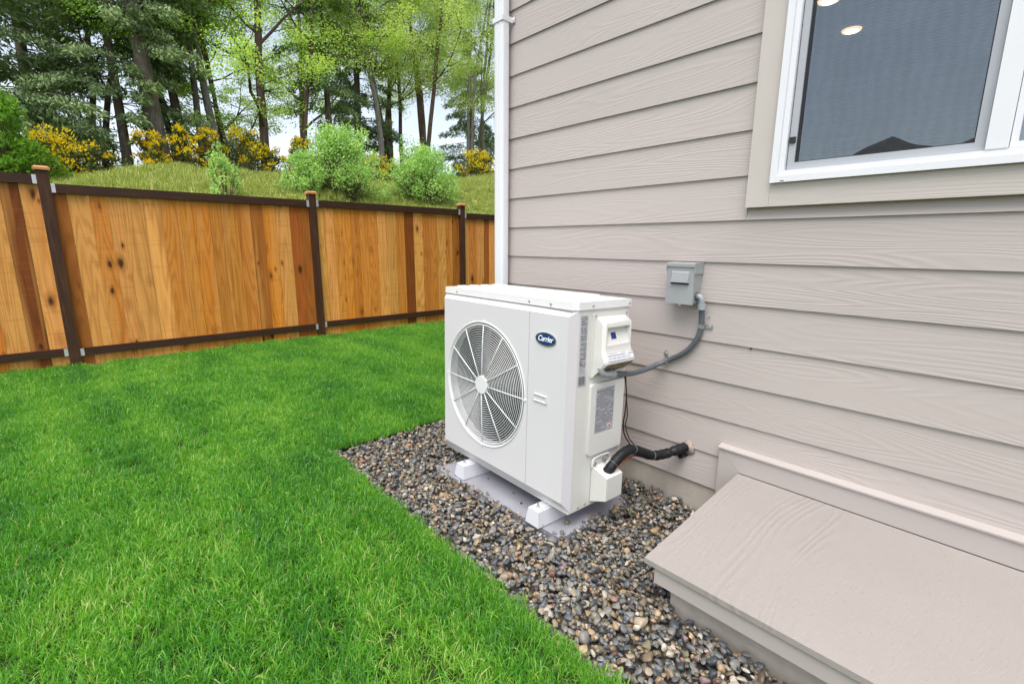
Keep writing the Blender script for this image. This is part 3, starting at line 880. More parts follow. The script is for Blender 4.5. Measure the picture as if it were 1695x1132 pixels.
# right side: cover plate with cable hood
bm = bmesh.new(); prism(bm, rrect(0.082, 0.327, 0.597, 0.880, 0.012), 0, -0.0028, 0.0015)
plate = acp("terminal_plate", bm, M_ac_side, sm='auto', bevel=0.001, seg=1)
for v, w in ((0.10, 0.868), (0.31, 0.870), (0.098, 0.607)):
    bm = bmesh.new(); cyl(bm, (0.001, v, w), (0.0045, v, w), 0.0045, n=10); acp("screw", bm, M_steel, plate)
def hood():
    bm = bmesh.new()
    # profile in (u, w) with the span in v; sections from top to bottom: (w, u, v0, v1)
    secs = [(0.862, 0.0018, 0.104, 0.296), (0.853, 0.030, 0.103, 0.296), (0.842, 0.046, 0.102, 0.296), (0.828, 0.050, 0.101, 0.296),
            (0.735, 0.051, 0.100, 0.297), (0.715, 0.056, 0.098, 0.299), (0.690, 0.068, 0.096, 0.302), (0.676, 0.073, 0.095, 0.303), (0.668, 0.071, 0.095, 0.303)]
    L, Rr, Lb, Rb = [], [], [], []
    for w, u, a, b in secs:
        r = min(0.012, u * 0.6)
        L.append([bm.verts.new(p) for p in ((0.0016, a, w), (max(0.0016, u - r), a, w), (u, a + r, w), (u, b - r, w), (max(0.0016, u - r), b, w), (0.0016, b, w))])
    # sloping bottom rim back to the plate
    for A, B in zip(L, L[1:]):
        for i in range(5): bm.faces.new((A[i], A[i + 1], B[i + 1], B[i]))
    bm.faces.new(L[0])
    last = L[-1]
    # side cheeks go down to the plate
    cl = bm.verts.new((0.0016, 0.092, 0.600)); cr = bm.verts.new((0.0016, 0.305, 0.612))
    bm.faces.new((last[0], last[1], cl)); bm.faces.new((last[5], cr, last[4]))
    bm.faces.new((last[1], last[2], cl)); bm.faces.new((last[4], cr, last[3]))
    bm.normal_update()
    ff = [f for f in bm.faces if len(f.verts) == 4 and all(0.730 < v.co.z < 0.832 for v in f.verts) and f.calc_center_median().x > 0.049]
    for f in ff:                                          # finger pocket: deep at its top, running out below
        bmesh.ops.inset_individual(bm, faces=[f], thickness=0.012)
        for v in f.verts: v.co.z = 0.745 if v.co.z < 0.78 else 0.822
        bmesh.ops.inset_individual(bm, faces=[f], thickness=0.004)
        for v in f.verts: v.co.x -= 0.003 if v.co.z < 0.78 else 0.026
    bmesh.ops.remove_doubles(bm, verts=bm.verts, dist=0.0002)
    return bm
hd = acp("cable_hood", hood(), M_ac_side, sm='auto')
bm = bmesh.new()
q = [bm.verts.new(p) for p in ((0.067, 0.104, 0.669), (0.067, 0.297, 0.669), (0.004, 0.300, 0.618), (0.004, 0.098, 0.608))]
bm.faces.new(q); acp("hood_underside", bm, M_hood_under, hd)
def sticker(name, mat, v0, v1, w0, w1, u, parent, tilt=0.0, skew=0.0):
    bm = bmesh.new()
    bm.faces.new([bm.verts.new(p) for p in ((u, v0, w0), (u, v1, w0), (u, v1 + skew, w1), (u, v0 + skew, w1))])
    bmesh.ops.solidify(bm, geom=bm.faces, thickness=-0.0006)
    return acp(name, mat_ if (mat_ := mat) else None, parent=parent, bm=bm) if False else acp(name, bm, mat, parent)
def pocket_u(w): return 0.0505 - 0.003 - (w - 0.749) * 0.023 / 0.069
def pocket_sticker(name, mat, v0, v1, w0, w1, off):
    bm = bmesh.new(); a, b = pocket_u(w0) + off, pocket_u(w1) + off
    hexa(bm, [(a, v0, w0), (a, v1, w0), (a - .002, v1, w0), (a - .002, v0, w0), (b, v0, w1), (b, v1, w1), (b - .002, v1, w1), (b - .002, v0, w1)])
    acp(name, bm, mat, hd)
pocket_sticker("hood_sticker", M_stickwhite, 0.158, 0.198, 0.766, 0.800, 0.0012)
pocket_sticker("hood_sticker", M_navy, 0.161, 0.195, 0.769, 0.797, 0.0017)
bm = bmesh.new()
hexa(bm, [(0.0733, 0.12, 0.679), (0.0733, 0.29, 0.679), (0.072, 0.29, 0.679), (0.072, 0.12, 0.679), (0.0588, 0.12, 0.712), (0.0588, 0.29, 0.712), (0.057, 0.29, 0.712), (0.057, 0.12, 0.712)])
acp("caution_strip", bm, M_label, hd)
cab = [c for c in ac.children if c.name.startswith("cabinet")][0]
sticker("rating_label", M_label, 0.010, 0.050, 0.655, 0.872, 0.0006, cab)
sticker("rating_label", M_stickwhite, 0.010, 0.050, 0.627, 0.6545, 0.0006, cab)
for a, b, c_, d in ((0.014, 0.046, 0.690, 0.694), (0.014, 0.034, 0.664, 0.668)):
    sticker("red_print", M_red, a, b, c_, d, 0.0010, cab)
sticker("barcode_label", M_stickwhite, 0.006, 0.055, 0.574, 0.622, 0.0006, cab)
sticker("barcode", M_barcode, 0.010, 0.051, 0.580, 0.617, 0.0011, cab)
# raised lower side panel with warning sticker
bm = bmesh.new(); prism(bm, rrect(0.086, 0.314, 0.246, 0.572, 0.012), 0, -0.0028, 0.011)
lpn = acp("side_panel", bm, M_ac_side, sm='auto', bevel=0.004, seg=2)
sticker("warning_label", M_stickwhite, 0.118, 0.245, 0.344, 0.548, 0.0116, lpn)
sticker("warning_print", M_label, 0.122, 0.241, 0.384, 0.544, 0.0121, lpn)
sticker("warning_print", M_label, 0.122, 0.196, 0.349, 0.3835, 0.0121, lpn)
bm = bmesh.new()
def dia(bm, cv, cw, r, u0, u1): prism(bm, [(cv - r, cw), (cv, cw - r), (cv + r, cw), (cv, cw + r)], 0, u0, u1)
dia(bm, 0.218, 0.366, 0.017, 0.0117, 0.0122); acp("hazard_diamond", bm, M_red, lpn)
bm = bmesh.new(); dia(bm, 0.218, 0.366, 0.0135, 0.0121, 0.0125); acp("hazard_field", bm, M_stickwhite, lpn)
bm = bmesh.new(); prism(bm, [(0.214, 0.359), (0.222, 0.359), (0.2235, 0.365), (0.219, 0.374), (0.216, 0.369), (0.2135, 0.365)], 0, 0.0124, 0.0128); acp("flame_symbol", bm, M_dark, lpn)
# valve cover
bm = bmesh.new()
hexa(bm, [(0.000, 0.126, 0.018), (0.088, 0.128, 0.052), (0.088, 0.238, 0.052), (0.000, 0.250, 0.018),
          (0.000, 0.126, 0.186), (0.088, 0.128, 0.158), (0.088, 0.238, 0.158), (0.000, 0.250, 0.186)])
for f in list(bm.faces):
    if f.normal.z > 0.5 or f.calc_center_median().z > 0.16: pass
vc = acp("valve_cover", bm, M_ac_side, sm='auto', bevel=0.010, seg=4)
bm = bmesh.new(); tube(bm, catmull([(0.003, 0.126, 0.18), (0.003, 0.127, 0.205), (0.003, 0.140, 0.222), (0.003, 0.19, 0.226), (0.003, 0.235, 0.222), (0.003, 0.25, 0.205), (0.003, 0.25, 0.18)], 5), 0.006, 8)
acp("cover_rim", bm, M_ac_side, vc, sm=True)
for v in (0.135, 0.205):
    bm = bmesh.new(); cyl(bm, (0.001, v, 0.200), (0.016, v, 0.200), 0.007, n=12); acp("valve_nut", bm, M_steel, vc)
# lower screws
for v in (0.045, 0.092):
    bm = bmesh.new(); cyl(bm, (-0.002, v, 0.014), (0.003, v, 0.014), 0.004, n=8); acp("screw", bm, M_steel, cab)
bm = bmesh.new(); box(bm, -0.955, -0.004, -0.012, 0.325, -0.0045, -0.0005)
acp("base_rail", bm, M_ac_side)
# feet
for u0, u1 in ((-0.181, -0.094), (-0.762, -0.675)):
    bm = bmesh.new()
    hexa(bm, [(u0, -0.103, -0.080), (u1, -0.103, -0.080), (u1, 0.415, -0.080), (u0, 0.415, -0.080),
              (u0 + .010, -0.094, -0.010), (u1 - .010, -0.094, -0.010), (u1 - .010, 0.40, -0.010), (u0 + .010, 0.40, -0.010)])
    ft = acp("riser_foot", bm, M_foot, sm='auto', bevel=0.004, seg=2)
    bm = bmesh.new(); box(bm, u0 + .020, u1 - .020, -0.078, 0.39, -0.0105, -0.0055); acp("foot_rail", bm, M_foot, ft, bevel=0.003)
    um = (u0 + u1) / 2
    bm = bmesh.new(); cyl(bm, (um, -0.066, -0.0055), (um, -0.066, -0.003), 0.009, n=12); cyl(bm, (um, -0.066, -0.003), (um, -0.066, 0.004), 0.0065, n=6); cyl(bm, (um, -0.066, 0.004), (um, -0.066, 0.016), 0.0035, n=8)
    acp("bolt", bm, M_steel, ft)

# pad under the unit
pad = None
bm = bmesh.new()
pp = [(0.205, -0.735), (1.118, -0.705), (1.130, -0.215), (0.19, -0.20)]
prism(bm, pp, 2, -0.05, 0.026)
pad = bmo("equipment_pad", bm, M_pad, sm='auto', bevel=0.012, seg=3)
tag(pad, "grey plastic pad set in gravel under the white heat pump", "equipment pad")

# ------------------------------------------------------------------ electrical box and conduit
eb = empty("disconnect_box", (1.238, 0, 1.006), "small grey electrical disconnect box mounted on the beige siding", "electrical box")
EO = (-1.238, 0, -1.006)
bm = bmesh.new()
hexa(bm, [(1.172, -0.066, 1.010), (1.302, -0.066, 1.010), (1.302, 0.004, 1.010), (1.172, 0.004, 1.010), (1.174, -0.066, 1.170), (1.302, -0.066, 1.170), (1.302, 0.004, 1.170), (1.174, 0.004, 1.170)])
bmo("box_body", bm, M_boxgrey, eb, bevel=0.002, off=EO)
bm = bmesh.new(); box(bm, 1.170, 1.304, -0.074, -0.0665, 1.004, 1.172); dr = bmo("door", bm, M_boxgrey, eb, bevel=0.002, off=EO)
bm = bmesh.new()
hexa(bm, [(1.198, -0.088, 1.103), (1.278, -0.088, 1.103), (1.284, -0.0745, 1.100), (1.192, -0.0745, 1.100), (1.200, -0.080, 1.146), (1.276, -0.080, 1.146), (1.282, -0.0745, 1.153), (1.194, -0.0745, 1.153)])
bmo("door_pull", bm, M_boxgrey, dr, bevel=0.002, off=EO)
bm = bmesh.new(); box(bm, 1.195, 1.281, -0.079, -0.0745, 1.094, 1.0995); bmo("pull_dark_strip", bm, M_dark, dr, off=EO)  # dark strip along the lower edge of the pull
bm = bmesh.new(); prism(bm, [(-0.079, 1.1725), (-0.079, 1.186), (-0.073, 1.190), (0.004, 1.192), (0.004, 1.1725)], 0, 1.168, 1.306)
bmo("hood_cap", bm, M_boxgrey, eb, bevel=0.0015, off=EO)
bm = bmesh.new(); box(bm, 1.304, 1.3075, -0.0785, 0.002, 1.142, 1.1722); box(bm, 1.1665, 1.170, -0.0785, 0.002, 1.152, 1.1722)
bmo("hood_flange", bm, M_boxgrey, eb, bevel=0.0015, off=EO)
bm = bmesh.new(); cyl(bm, (1.243, -0.070, 1.0045), (1.243, -0.070, 0.9965), 0.006, n=10); bmo("door_latch", bm, M_steel, eb, off=EO)

cd = empty("conduit", (1.25, -0.02, 0.764), "grey flexible electrical conduit curving along the siding from the box to the heat pump", "conduit")
CO = (-1.25, 0.02, -0.764)
bm = bmesh.new(); tube(bm, catmull([(1.303, -0.036, 1.042), (1.316, -0.036, 1.042), (1.325, -0.036, 1.036), (1.329, -0.034, 1.024), (1.329, -0.032, 1.008)], 5), 0.0125, 14)
bmo("elbow", bm, M_fitting, cd, sm='auto', off=CO)
bm = bmesh.new(); cyl(bm, (1.3025, -0.036, 1.042), (1.309, -0.036, 1.042), 0.019, n=18); bmo("hub_ring", bm, M_conduit, cd, sm='auto', off=CO)
bm = bmesh.new(); cyl(bm, (1.329, -0.031, 1.010), (1.329, -0.029, 0.984), 0.0175, n=18); bmo("coupling", bm, M_fitting, cd, sm='auto', bevel=0.002, off=CO)
path = [(1.329, -0.029, 0.99), (1.3275, -0.020, 0.955), (1.3275, -0.015, 0.908), (1.318, -0.015, 0.859), (1.292, -0.015, 0.809), (1.249, -0.015, 0.764), (1.174, -0.015, 0.716),
        (1.135, -0.055, 0.692), (1.119, -0.14, 0.677), (1.125, -0.25, 0.682), (1.134, -0.36, 0.701), (1.146, -0.435, 0.717)]
bm = bmesh.new(); tube(bm, catmull(path, 8), 0.0125, 14); bmo("conduit_run", bm, M_conduit, cd, sm='auto', off=CO)
bm = bmesh.new(); tube(bm, [(1.142, -0.415, 0.7125), (1.1465, -0.437, 0.7175), (1.148, -0.447, 0.7195)], [0.0175, 0.0175, 0.0175], 16); bmo("coupling", bm, M_fitting, cd, sm='auto', off=CO)
bm = bmesh.new(); tube(bm, catmull([(1.147, -0.445, 0.719), (1.150, -0.480, 0.724), (1.148, -0.505, 0.735), (1.142, -0.515, 0.760)], 5), 0.0145, 14); bmo("connector", bm, M_fitting, cd, sm='auto', off=CO)
def strap(c, d, tabdir):
    c, d, tabdir = Vector(c), Vector(d).normalized(), Vector(tabdir).normalized()
    bm = bmesh.new(); tube(bm, [c - d * 0.009, c + d * 0.009], 0.0142, 16)
    e = c + tabdir * 0.013; e.y = -0.003; f = c + tabdir * 0.048; f.y = -0.003
    s = d * 0.009
    hexa(bm, [tuple(e - s + Vector((0, -.001, 0))), tuple(f - s + Vector((0, -.001, 0))), tuple(f - s + Vector((0, .001, 0))), tuple(e - s + Vector((0, .001, 0))),
              tuple(e + s + Vector((0, -.001, 0))), tuple(f + s + Vector((0, -.001, 0))), tuple(f + s + Vector((0, .001, 0))), tuple(e + s + Vector((0, .001, 0)))])
    st = bmo("pipe_strap", bm, M_steel, cd, sm='auto', off=CO)
    g = c + tabdir * 0.036
    bm = bmesh.new(); cyl(bm, (g.x, -0.003, g.z), (g.x, -0.009, g.z), 0.0065, 0.0045, n=12); bmo("screw", bm, M_steel, st, off=CO)
strap((1.327, -0.015, 0.905), (0.1, 0, 1), (1, 0, -0.02)); strap((1.166, -0.016, 0.711), (1, 0, 0.62), (-0.35, 0, 1))

# ------------------------------------------------------------------ insulated line set
ls = empty("insulated_pipe", (1.2, -0.25, 0.3), "black foam insulated pipe bending from the heat pump valve cover into the siding", "pipe")
LO = (-1.2, 0.25, -0.3)
cp = catmull([(1.152, -0.462, 0.245), (1.163, -0.450, 0.272), (1.174, -0.425, 0.305), (1.180, -0.375, 0.335), (1.187, -0.31, 0.343), (1.199, -0.25, 0.317), (1.222, -0.18, 0.285), (1.246, -0.11, 0.280), (1.275, -0.05, 0.292), (1.296, 0.02, 0.300)], 8)
cuts = [0, 16, 34, 48, 60, len(cp) - 1]
for i in range(5):
    seg = cp[cuts[i]:cuts[i + 1] + 1]; m = len(seg)
    rr = [0.0235 - (0.004 if k in (0, m - 1) else (0.001 if k in (1, m - 2) else 0)) + 0.0008 * math.sin(k * 1.7 + i) for k in range(m)]
    if i == 0: rr = [r + 0.003 * max(0, 1 - k / 8) for k, r in enumerate(rr)]
    bm = bmesh.new(); tube(bm, seg, rr, 18); bmo("foam_sleeve", bm, M_foam, ls, sm='auto', off=LO)
for ci in cuts[1:4]:
    a, b = cp[ci] - (cp[ci + 1] - cp[ci]) * .25, cp[ci] + (cp[ci + 1] - cp[ci]) * .25
    bm = bmesh.new(); tube(bm, [a, b], 0.0226, 18); bmo("cable_tie", bm, M_conduit, ls, sm='auto', off=LO)
bm = bmesh.new(); tube(bm, catmull([(1.285, -0.035, 0.262), (1.29, 0.0, 0.262), (1.30, 0.03, 0.262)], 4), 0.016, 14); bmo("drain_sleeve", bm, M_foam, ls, sm='auto', off=LO)
bm = bmesh.new(); cyl(bm, (1.149, -0.464, 0.239), (1.152, -0.462, 0.246), 0.012, n=12); bmo("brass_end", bm, plain("brass", (0.6, 0.42, 0.15), 0.35, 0.8), ls, off=LO)
bm = bmesh.new(); tube(bm, catmull([(1.165, -0.425, 0.235), (1.172, -0.36, 0.285), (1.176, -0.28, 0.297), (1.19, -0.21, 0.277)], 6), 0.005, 8); bmo("copper_line", bm, M_copper, ls, sm=True, off=LO)
bm = bmesh.new()
lp_ = [(1.306 + (0.031 + random.uniform(-.005, .008)) * math.cos(2 * math.pi * i / 22), 0.300 + (0.034 + random.uniform(-.005, .007)) * math.sin(2 * math.pi * i / 22)) for i in range(22)]
prism(bm, lp_, 1, 0.006, -0.005)
bmesh.ops.bevel(bm, geom=[e for e in bm.edges if all(v.co.y < 0 for v in e.verts)], offset=0.004, segments=2, affect='EDGES', clamp_overlap=True)
bmo("caulk", bm, M_caulk, ls, sm=True, off=LO)

cb = bmesh.new()
tube(cb, catmull([(1.119, -0.30, 0.70), (1.118, -0.27, 0.591), (1.110, -0.26, 0.497), (1.097, -0.25, 0.43), (1.101, -0.24, 0.367), (1.118, -0.19, 0.29)], 6), 0.0032, 8)
tube(cb, catmull([(1.121, -0.29, 0.70), (1.112, -0.262, 0.58), (1.116, -0.25, 0.48), (1.100, -0.235, 0.41), (1.112, -0.21, 0.34), (1.138, -0.17, 0.29)], 6), 0.0026, 8)
tag(bmo("cable", cb, M_black, sm=True), "thin black cable hanging between the heat pump and the siding", "cable")

# ------------------------------------------------------------------ fence
fence = empty("fence", (-4.2, 0.25, 0), "tall cedar board fence with dark brown posts and rails at the lawn edge", "fence")
FX = -4.2
FO = (4.2, -0.25, 0)
posts_y = [-7.13, -4.67, -2.215, 0.295, 2.705, 5.15, 7.6]
tops = [1.885, 1.885, 1.812, 1.820, 1.768, 1.76]
TONE = {'L': (0.78, 0.37, 0.10), 'M': (0.66, 0.255, 0.045), 'O': (0.68, 0.245, 0.032), 'B': (0.45, 0.155, 0.028), 'D': (0.21, 0.058, 0.010), 'R': (0.42, 0.115, 0.020)}
seqs = ["MOLMLOMLMLOMLMLMO", "MOLMLOMLMLLMLOLDL", "BLMLLLMOOMMMBOLRB", "LLMOOMMLLMDLMMLMB"[:17], "LMLRLMOMLMLOMLMLL", "LMLOLMOMLMLOMLMLL"]
for i, y in enumerate(posts_y):
    top = (tops[max(0, i - 1)] + 0.105) if i in (2,) else max(tops[max(0, min(i - 1, 5))], tops[min(i, 5)]) + 0.085
    top = {2: 1.930, 3: 1.890, 4: 1.880}.get(i, top)
    bm = bmesh.new(); box(bm, -0.0445, 0.0445, -0.0445, 0.0445, -0.3, top)
    p = bmo("post", bm, M_darkwood, fence, bevel=0.004); p.location = (0, y - 0.25, 0)
    bm = bmesh.new()
    prism(bm, [(-0.062, -0.062), (0.062, -0.062), (0.062, 0.062), (-0.062, 0.062)], 2, top + .001, top + .022)
    vt = [bm.verts.new(q) for q in ((-0.062, -0.062, top + .0225), (0.062, -0.062, top + .0225), (0.062, 0.062, top + .0225), (-0.062, 0.062, top + .0225), (-0.042, -0.042, top + .038), (0.042, -0.042, top + .038), (0.042, 0.042, top + .038), (-0.042, 0.042, top + .038))]
    for f in ((0, 1, 5, 4), (1, 2, 6, 5), (2, 3, 7, 6), (3, 0, 4, 7), (4, 5, 6, 7)): bm.faces.new([vt[q] for q in f])
    bmo("post_cap", bm, M_cap, p)
pk = {}
for i in range(6):
    ya, yb = posts_y[i] + 0.0455, posts_y[i + 1] - 0.0455
    top = tops[i]; low = {1: 0.21, 2: 0.197, 3: 0.215}.get(i, 0.20)
    for z1, hh in ((top, 0.086), (low, 0.078)):
        bm = bmesh.new(); box(bm, -0.019, 0.019, -(yb - ya) / 2, (yb - ya) / 2, -hh / 2, hh / 2)
        r = bmo("rail", bm, M_rail, fence, bevel=0.003); r.location = (0.018, (ya + yb) / 2 - 0.25, z1 - hh / 2)
        for s in (-1, 1):
            bm = bmesh.new(); yy = s * ((yb - ya) / 2)
            box(bm, 0.0192, 0.0222, min(yy, yy - s * 0.030), max(yy, yy - s * 0.030), -hh / 2 + .002, hh / 2 - .001)
            cyl(bm, (0.022, yy - s * .015, hh * .22), (0.0245, yy - s * .015, hh * .22), 0.005, n=8)
            bmo("rail_bracket", bm, M_bracket, r)
    seq = seqs[i]; n = len(seq); wv = (yb - ya + 0.03) / n
    y = ya - 0.015
    ws = np.array([random.uniform(0.8, 1.2) for _ in seq]); ws = ws / ws.sum() * (yb - ya + 0.03)
    for j, ch in enumerate(seq):
        w_ = ws[j]
        bm = bmesh.new(); zt = top - 0.012; zb_ = 0.015 + random.uniform(-.008, .008)
        box(bm, -0.008, 0.008, -w_ / 2 + .0012, w_ / 2 - .0012, zb_, zt)
        o = bmo("picket", bm, M_cedar, fence, bevel=0.0015, seg=1)
        o.location = (-0.012 + random.uniform(-0.0035, 0.0035), y + w_ / 2 - 0.25, 0)
        c = TONE[ch]; f = random.uniform(0.86, 1.12)
        o.color = (c[0] * f, c[1] * f * random.uniform(.93, 1.07), c[2] * f, 1)
        y += w_

# ------------------------------------------------------------------ gravel
gravel = link("gravel_bed", None)
bm = bmesh.new(); 
prism(bm, [(-0.452, -1.112), (3.6, -1.112), (3.6, 0.2), (-0.12, 0.2), (-0.12, 9), (-0.428, 9)], 2, GZ + .004, -0.030)
me = bpy.data.meshes.new("gravel_bed"); bmesh.ops.recalc_face_normals(bm, faces=bm.faces); bm.to_mesh(me); bm.free()
bpy.data.objects.remove(gravel)
gravel = link("gravel_bed", me, plain("gravel_fines", (0.10, 0.085, 0.068), 0.95, 0, 0.5, 60, 0.8, 150)); tag(gravel, "bed of mixed river gravel around the heat pump", "gravel bed", kind="structure")

def peb_shape(seed):
    r = np.random.default_rng(seed)
    b = bmesh.new(); bmesh.ops.create_icosphere(b, subdivisions=1 if seed < 100 else 2, radius=1)
    v = np.array([x.co[:] for x in b.verts]); f = [[q.index for q in x.verts] for x in b.faces]; b.free()
    for _ in range(6 + seed % 4):                         # flattened facets make them stones, not balls
        d = r.normal(size=3); d /= np.linalg.norm(d); h = r.uniform(0.35, 0.75)
        s = v @ d; v = v - np.outer(np.clip(s - h, 0, None) * 0.95, d)
    v *= (1 + 0.05 * r.normal(size=(len(v), 1)))
    v /= np.abs(v).max(0)
    return v, f
shapes = [peb_shape(i) for i in range(10)]
PAL = np.array([(0.055, 0.065, 0.078), (0.085, 0.095, 0.105), (0.12, 0.125, 0.125), (0.035, 0.04, 0.047), (0.17, 0.165, 0.15), (0.24, 0.20, 0.145), (0.30, 0.21, 0.12),
                (0.33, 0.14, 0.06), (0.17, 0.095, 0.07), (0.12, 0.085, 0.05), (0.36, 0.33, 0.28), (0.13, 0.12, 0.075), (0.14, 0.10, 0.10)])
PAL = PAL * np.array([1.10, 1.08, 1.04]) + 0.016
PW = np.array([8, 14, 16, 5, 18, 16, 9, 0.6, 2, 9, 7, 9, 3]); PW = PW / PW.sum()
gx0, gx1, gy0, gy1, cs = -0.46, 2.5, -1.14, 1.0, 0.006
NX, NY = int((gx1 - gx0) / cs) + 1, int((gy1 - gy0) / cs) + 1
hg = np.full((NX, NY), -0.032)
gxs = gx0 + np.arange(NX) * cs; gys = gy0 + np.arange(NY) * cs
# things the stones rest against
def blk(x0, x1, y0, y1, h):
    i0, i1 = np.searchsorted(gxs, [x0, x1]); j0, j1 = np.searchsorted(gys, [y0, y1]); hg[i0:i1, j0:j1] = np.maximum(hg[i0:i1, j0:j1], h)
def inpad(x, y): return 0.20 < x < 1.125 and -0.73 < y < -0.2
def ok(x, y, r):
    if x < -0.445 + r * .4 or y < -1.118 + r * .3: return False
    if x > -0.125 - r and y > -r * .9 + 0.012: return False
    if x > 1.64 - r * .9 and y > -0.695 - r * .9: return False
    if 0.205 + 0.01 < x < 1.120 - random.random() ** 3 * .03 and -0.726 + random.random() ** 3 * .035 < y < -0.21: return False
    return True
N = 17000
cand = []
tries = 0
camx, camy = 2.335, -2.107
while len(cand) < N and tries < 90000:
    tries += 1
    x = random.uniform(-0.45, 2.45); y = random.uniform(-1.13, 0.95)
    if y > 0.02 and x > -0.12: continue
    if y > 0.5 and random.random() < .5: continue
    a = 0.0066 + 0.0115 * random.random() ** 1.6
    if random.random() < 0.10: a *= 1.4
    if y < -0.7 and x > 0.3: a *= 1.12
    if not ok(x, y, a): continue
    cand.append((x, y, a))
pebs = []
for x, y, a in cand:
    b = a * random.uniform(0.62, 0.95); c = a * random.uniform(0.42, 0.75)
    i, j = int((x - gx0) / cs), int((y - gy0) / cs)
    m = max(1, int(a / cs))
    i0, i1, j0, j1 = max(0, i - m), min(NX, i + m + 1), max(0, j - m), min(NY, j + m + 1)
    sub = hg[i0:i1, j0:j1]
    if sub.size == 0: continue
    lvl = 0.55 * float(sub.max()) + 0.45 * float(sub.mean())
    if 0.200 < x < 1.124 and -0.730 < y < -0.2: lvl = max(lvl, 0.026)
    zc = lvl + c * 0.55
    cap = 0.030 if y > -0.15 else (0.030 if 0.12 < x < 1.22 and y > -0.82 else 0.022)
    if zc > cap: continue
    dx = gxs[i0:i1, None] - x; dy = gys[None, j0:j1] - y
    rr = np.clip(1 - (dx ** 2 + dy ** 2) / (a * 0.9) ** 2, 0, None)
    sub[:] = np.where(rr > 0, np.maximum(sub, zc + c * np.sqrt(rr) * 0.85), sub)
    e = (random.gauss(0, .35), random.gauss(0, .35), random.uniform(0, 6.283))
    ci = int(rng.choice(len(PAL), p=PW)); colr = PAL[ci] * random.uniform(0.75, 1.3)
    pebs.append((x, y, zc, a, b, c, e, colr, random.randrange(10)))
# a few stones lying on the pad
for x, y in ((0.93, -0.70), (0.965, -0.688), (1.0, -0.70), (0.62, -0.55), (0.66, -0.47), (0.55, -0.49), (0.50, -0.60), (0.80, -0.64), (1.06, -0.60), (0.45, -0.45), (0.70, -0.60)):
    a = random.uniform(0.006, 0.010) if x < 0.9 else 0.016
    pebs.append((x, y, 0.028 + a * .45, a, a * .8, a * .6, (random.gauss(0, .3), 0, random.uniform(0, 6)), PAL[int(rng.choice(len(PAL), p=PW))], random.randrange(10)))
def score(p):
    x, y, z, a = p[:4]
    d = Vector((x - camx, y - camy, z - 1.266)); dep = d.dot(_fw)
    px = 512 + 476 * d.dot(_rt) / dep; py = 341.5 - 476 * d.dot(_up) / dep
    if not (0 < px < 1024 and 0 < py < 683): return 0
    i, j = int((x - gx0) / cs), int((y - gy0) / cs)
    top = 1.0 if z + p[5] * .8 >= hg[min(max(i, 0), NX - 1), min(max(j, 0), NY - 1)] - 0.003 else 0.05
    return a / dep * top
order = sorted(range(len(pebs)), key=lambda i: -score(pebs[i]))
single = order[:300]; rest = order[300:]
hs = [peb_shape(100 + i) for i in range(8)]
pmesh = [pyd("pebble", v * 0.5, f, True) for v, f in hs]
for m_ in pmesh:
    m_.materials.append(M_peb1); m_.set_sharp_from_angle(angle=math.radians(60))
for i in single:
    x, y, z, a, b, c, e, colr, si = pebs[i]
    o = bpy.data.objects.new("pebble", pmesh[si % 8]); COL.objects.link(o); o.parent = gravel
    o.location = (x, y, z); o.scale = (a * 2, b * 2, c * 2); o.rotation_euler = e; o.color = (*colr, 1)
VV, FF, CC = [], [], []; base = 0
for i in rest:
    x, y, z, a, b, c, e, colr, si = pebs[i]
    v, f = shapes[si]
    Rm = np.array(Euler(e).to_matrix())
    VV.append((v * (a, b, c)) @ Rm.T + (x, y, z)); FF.append(np.array(f) + base); base += len(v)
    CC.append(np.repeat([(*colr, 1.0)], len(v), 0))
def fastmesh(name, V, F, sm=False):
    me = bpy.data.meshes.new(name); k = F.shape[1]
    me.vertices.add(len(V)); me.vertices.foreach_set("co", np.ascontiguousarray(V, np.float32).ravel())
    me.loops.add(F.size); me.loops.foreach_set("vertex_index", np.ascontiguousarray(F, np.int32).ravel())
    me.polygons.add(len(F)); me.polygons.foreach_set("loop_start", np.arange(0, F.size, k, dtype=np.int32)); me.polygons.foreach_set("loop_total", np.full(len(F), k, np.int32))
    if sm: me.polygons.foreach_set("use_smooth", np.ones(len(F), bool))
    me.update(calc_edges=True); return me
me = fastmesh("pebbles", np.concatenate(VV), np.concatenate(FF), True)
ca = me.attributes.new("pc", 'FLOAT_COLOR', 'POINT'); ca.data.foreach_set("color", np.concatenate(CC).astype(np.float32).ravel())
me.set_sharp_from_angle(angle=math.radians(65))
print("pebbles", len(pebs))
o = link("pebbles", me, M_peb2, gravel); o["kind"] = "stuff"

M_straw = plain("dry_straw", (0.42, 0.30, 0.15), 0.7, 0, 0.2, 30)
bm = bmesh.new()
for _ in range(26):
    x, y = random.uniform(-.3, 1.5), random.uniform(-1.05, -.75); a = random.uniform(0, 6.28); l = random.uniform(.02, .06); z0 = 0.024
    tube(bm, [(x, y, z0), (x + .5 * l * math.cos(a), y + .5 * l * math.sin(a), z0 + .006), (x + l * math.cos(a + .2), y + l * math.sin(a + .2), z0 - .003)], 0.0011, 4)
o = bmo("dry_straw", bm, M_straw, gravel); o["kind"] = "stuff"

# ------------------------------------------------------------------ scattered grass
def fattr(me, vals):
    at = me.attributes.new("v", 'FLOAT', 'POINT'); at.data.foreach_set("value", np.ascontiguousarray(vals, np.float32)); return me

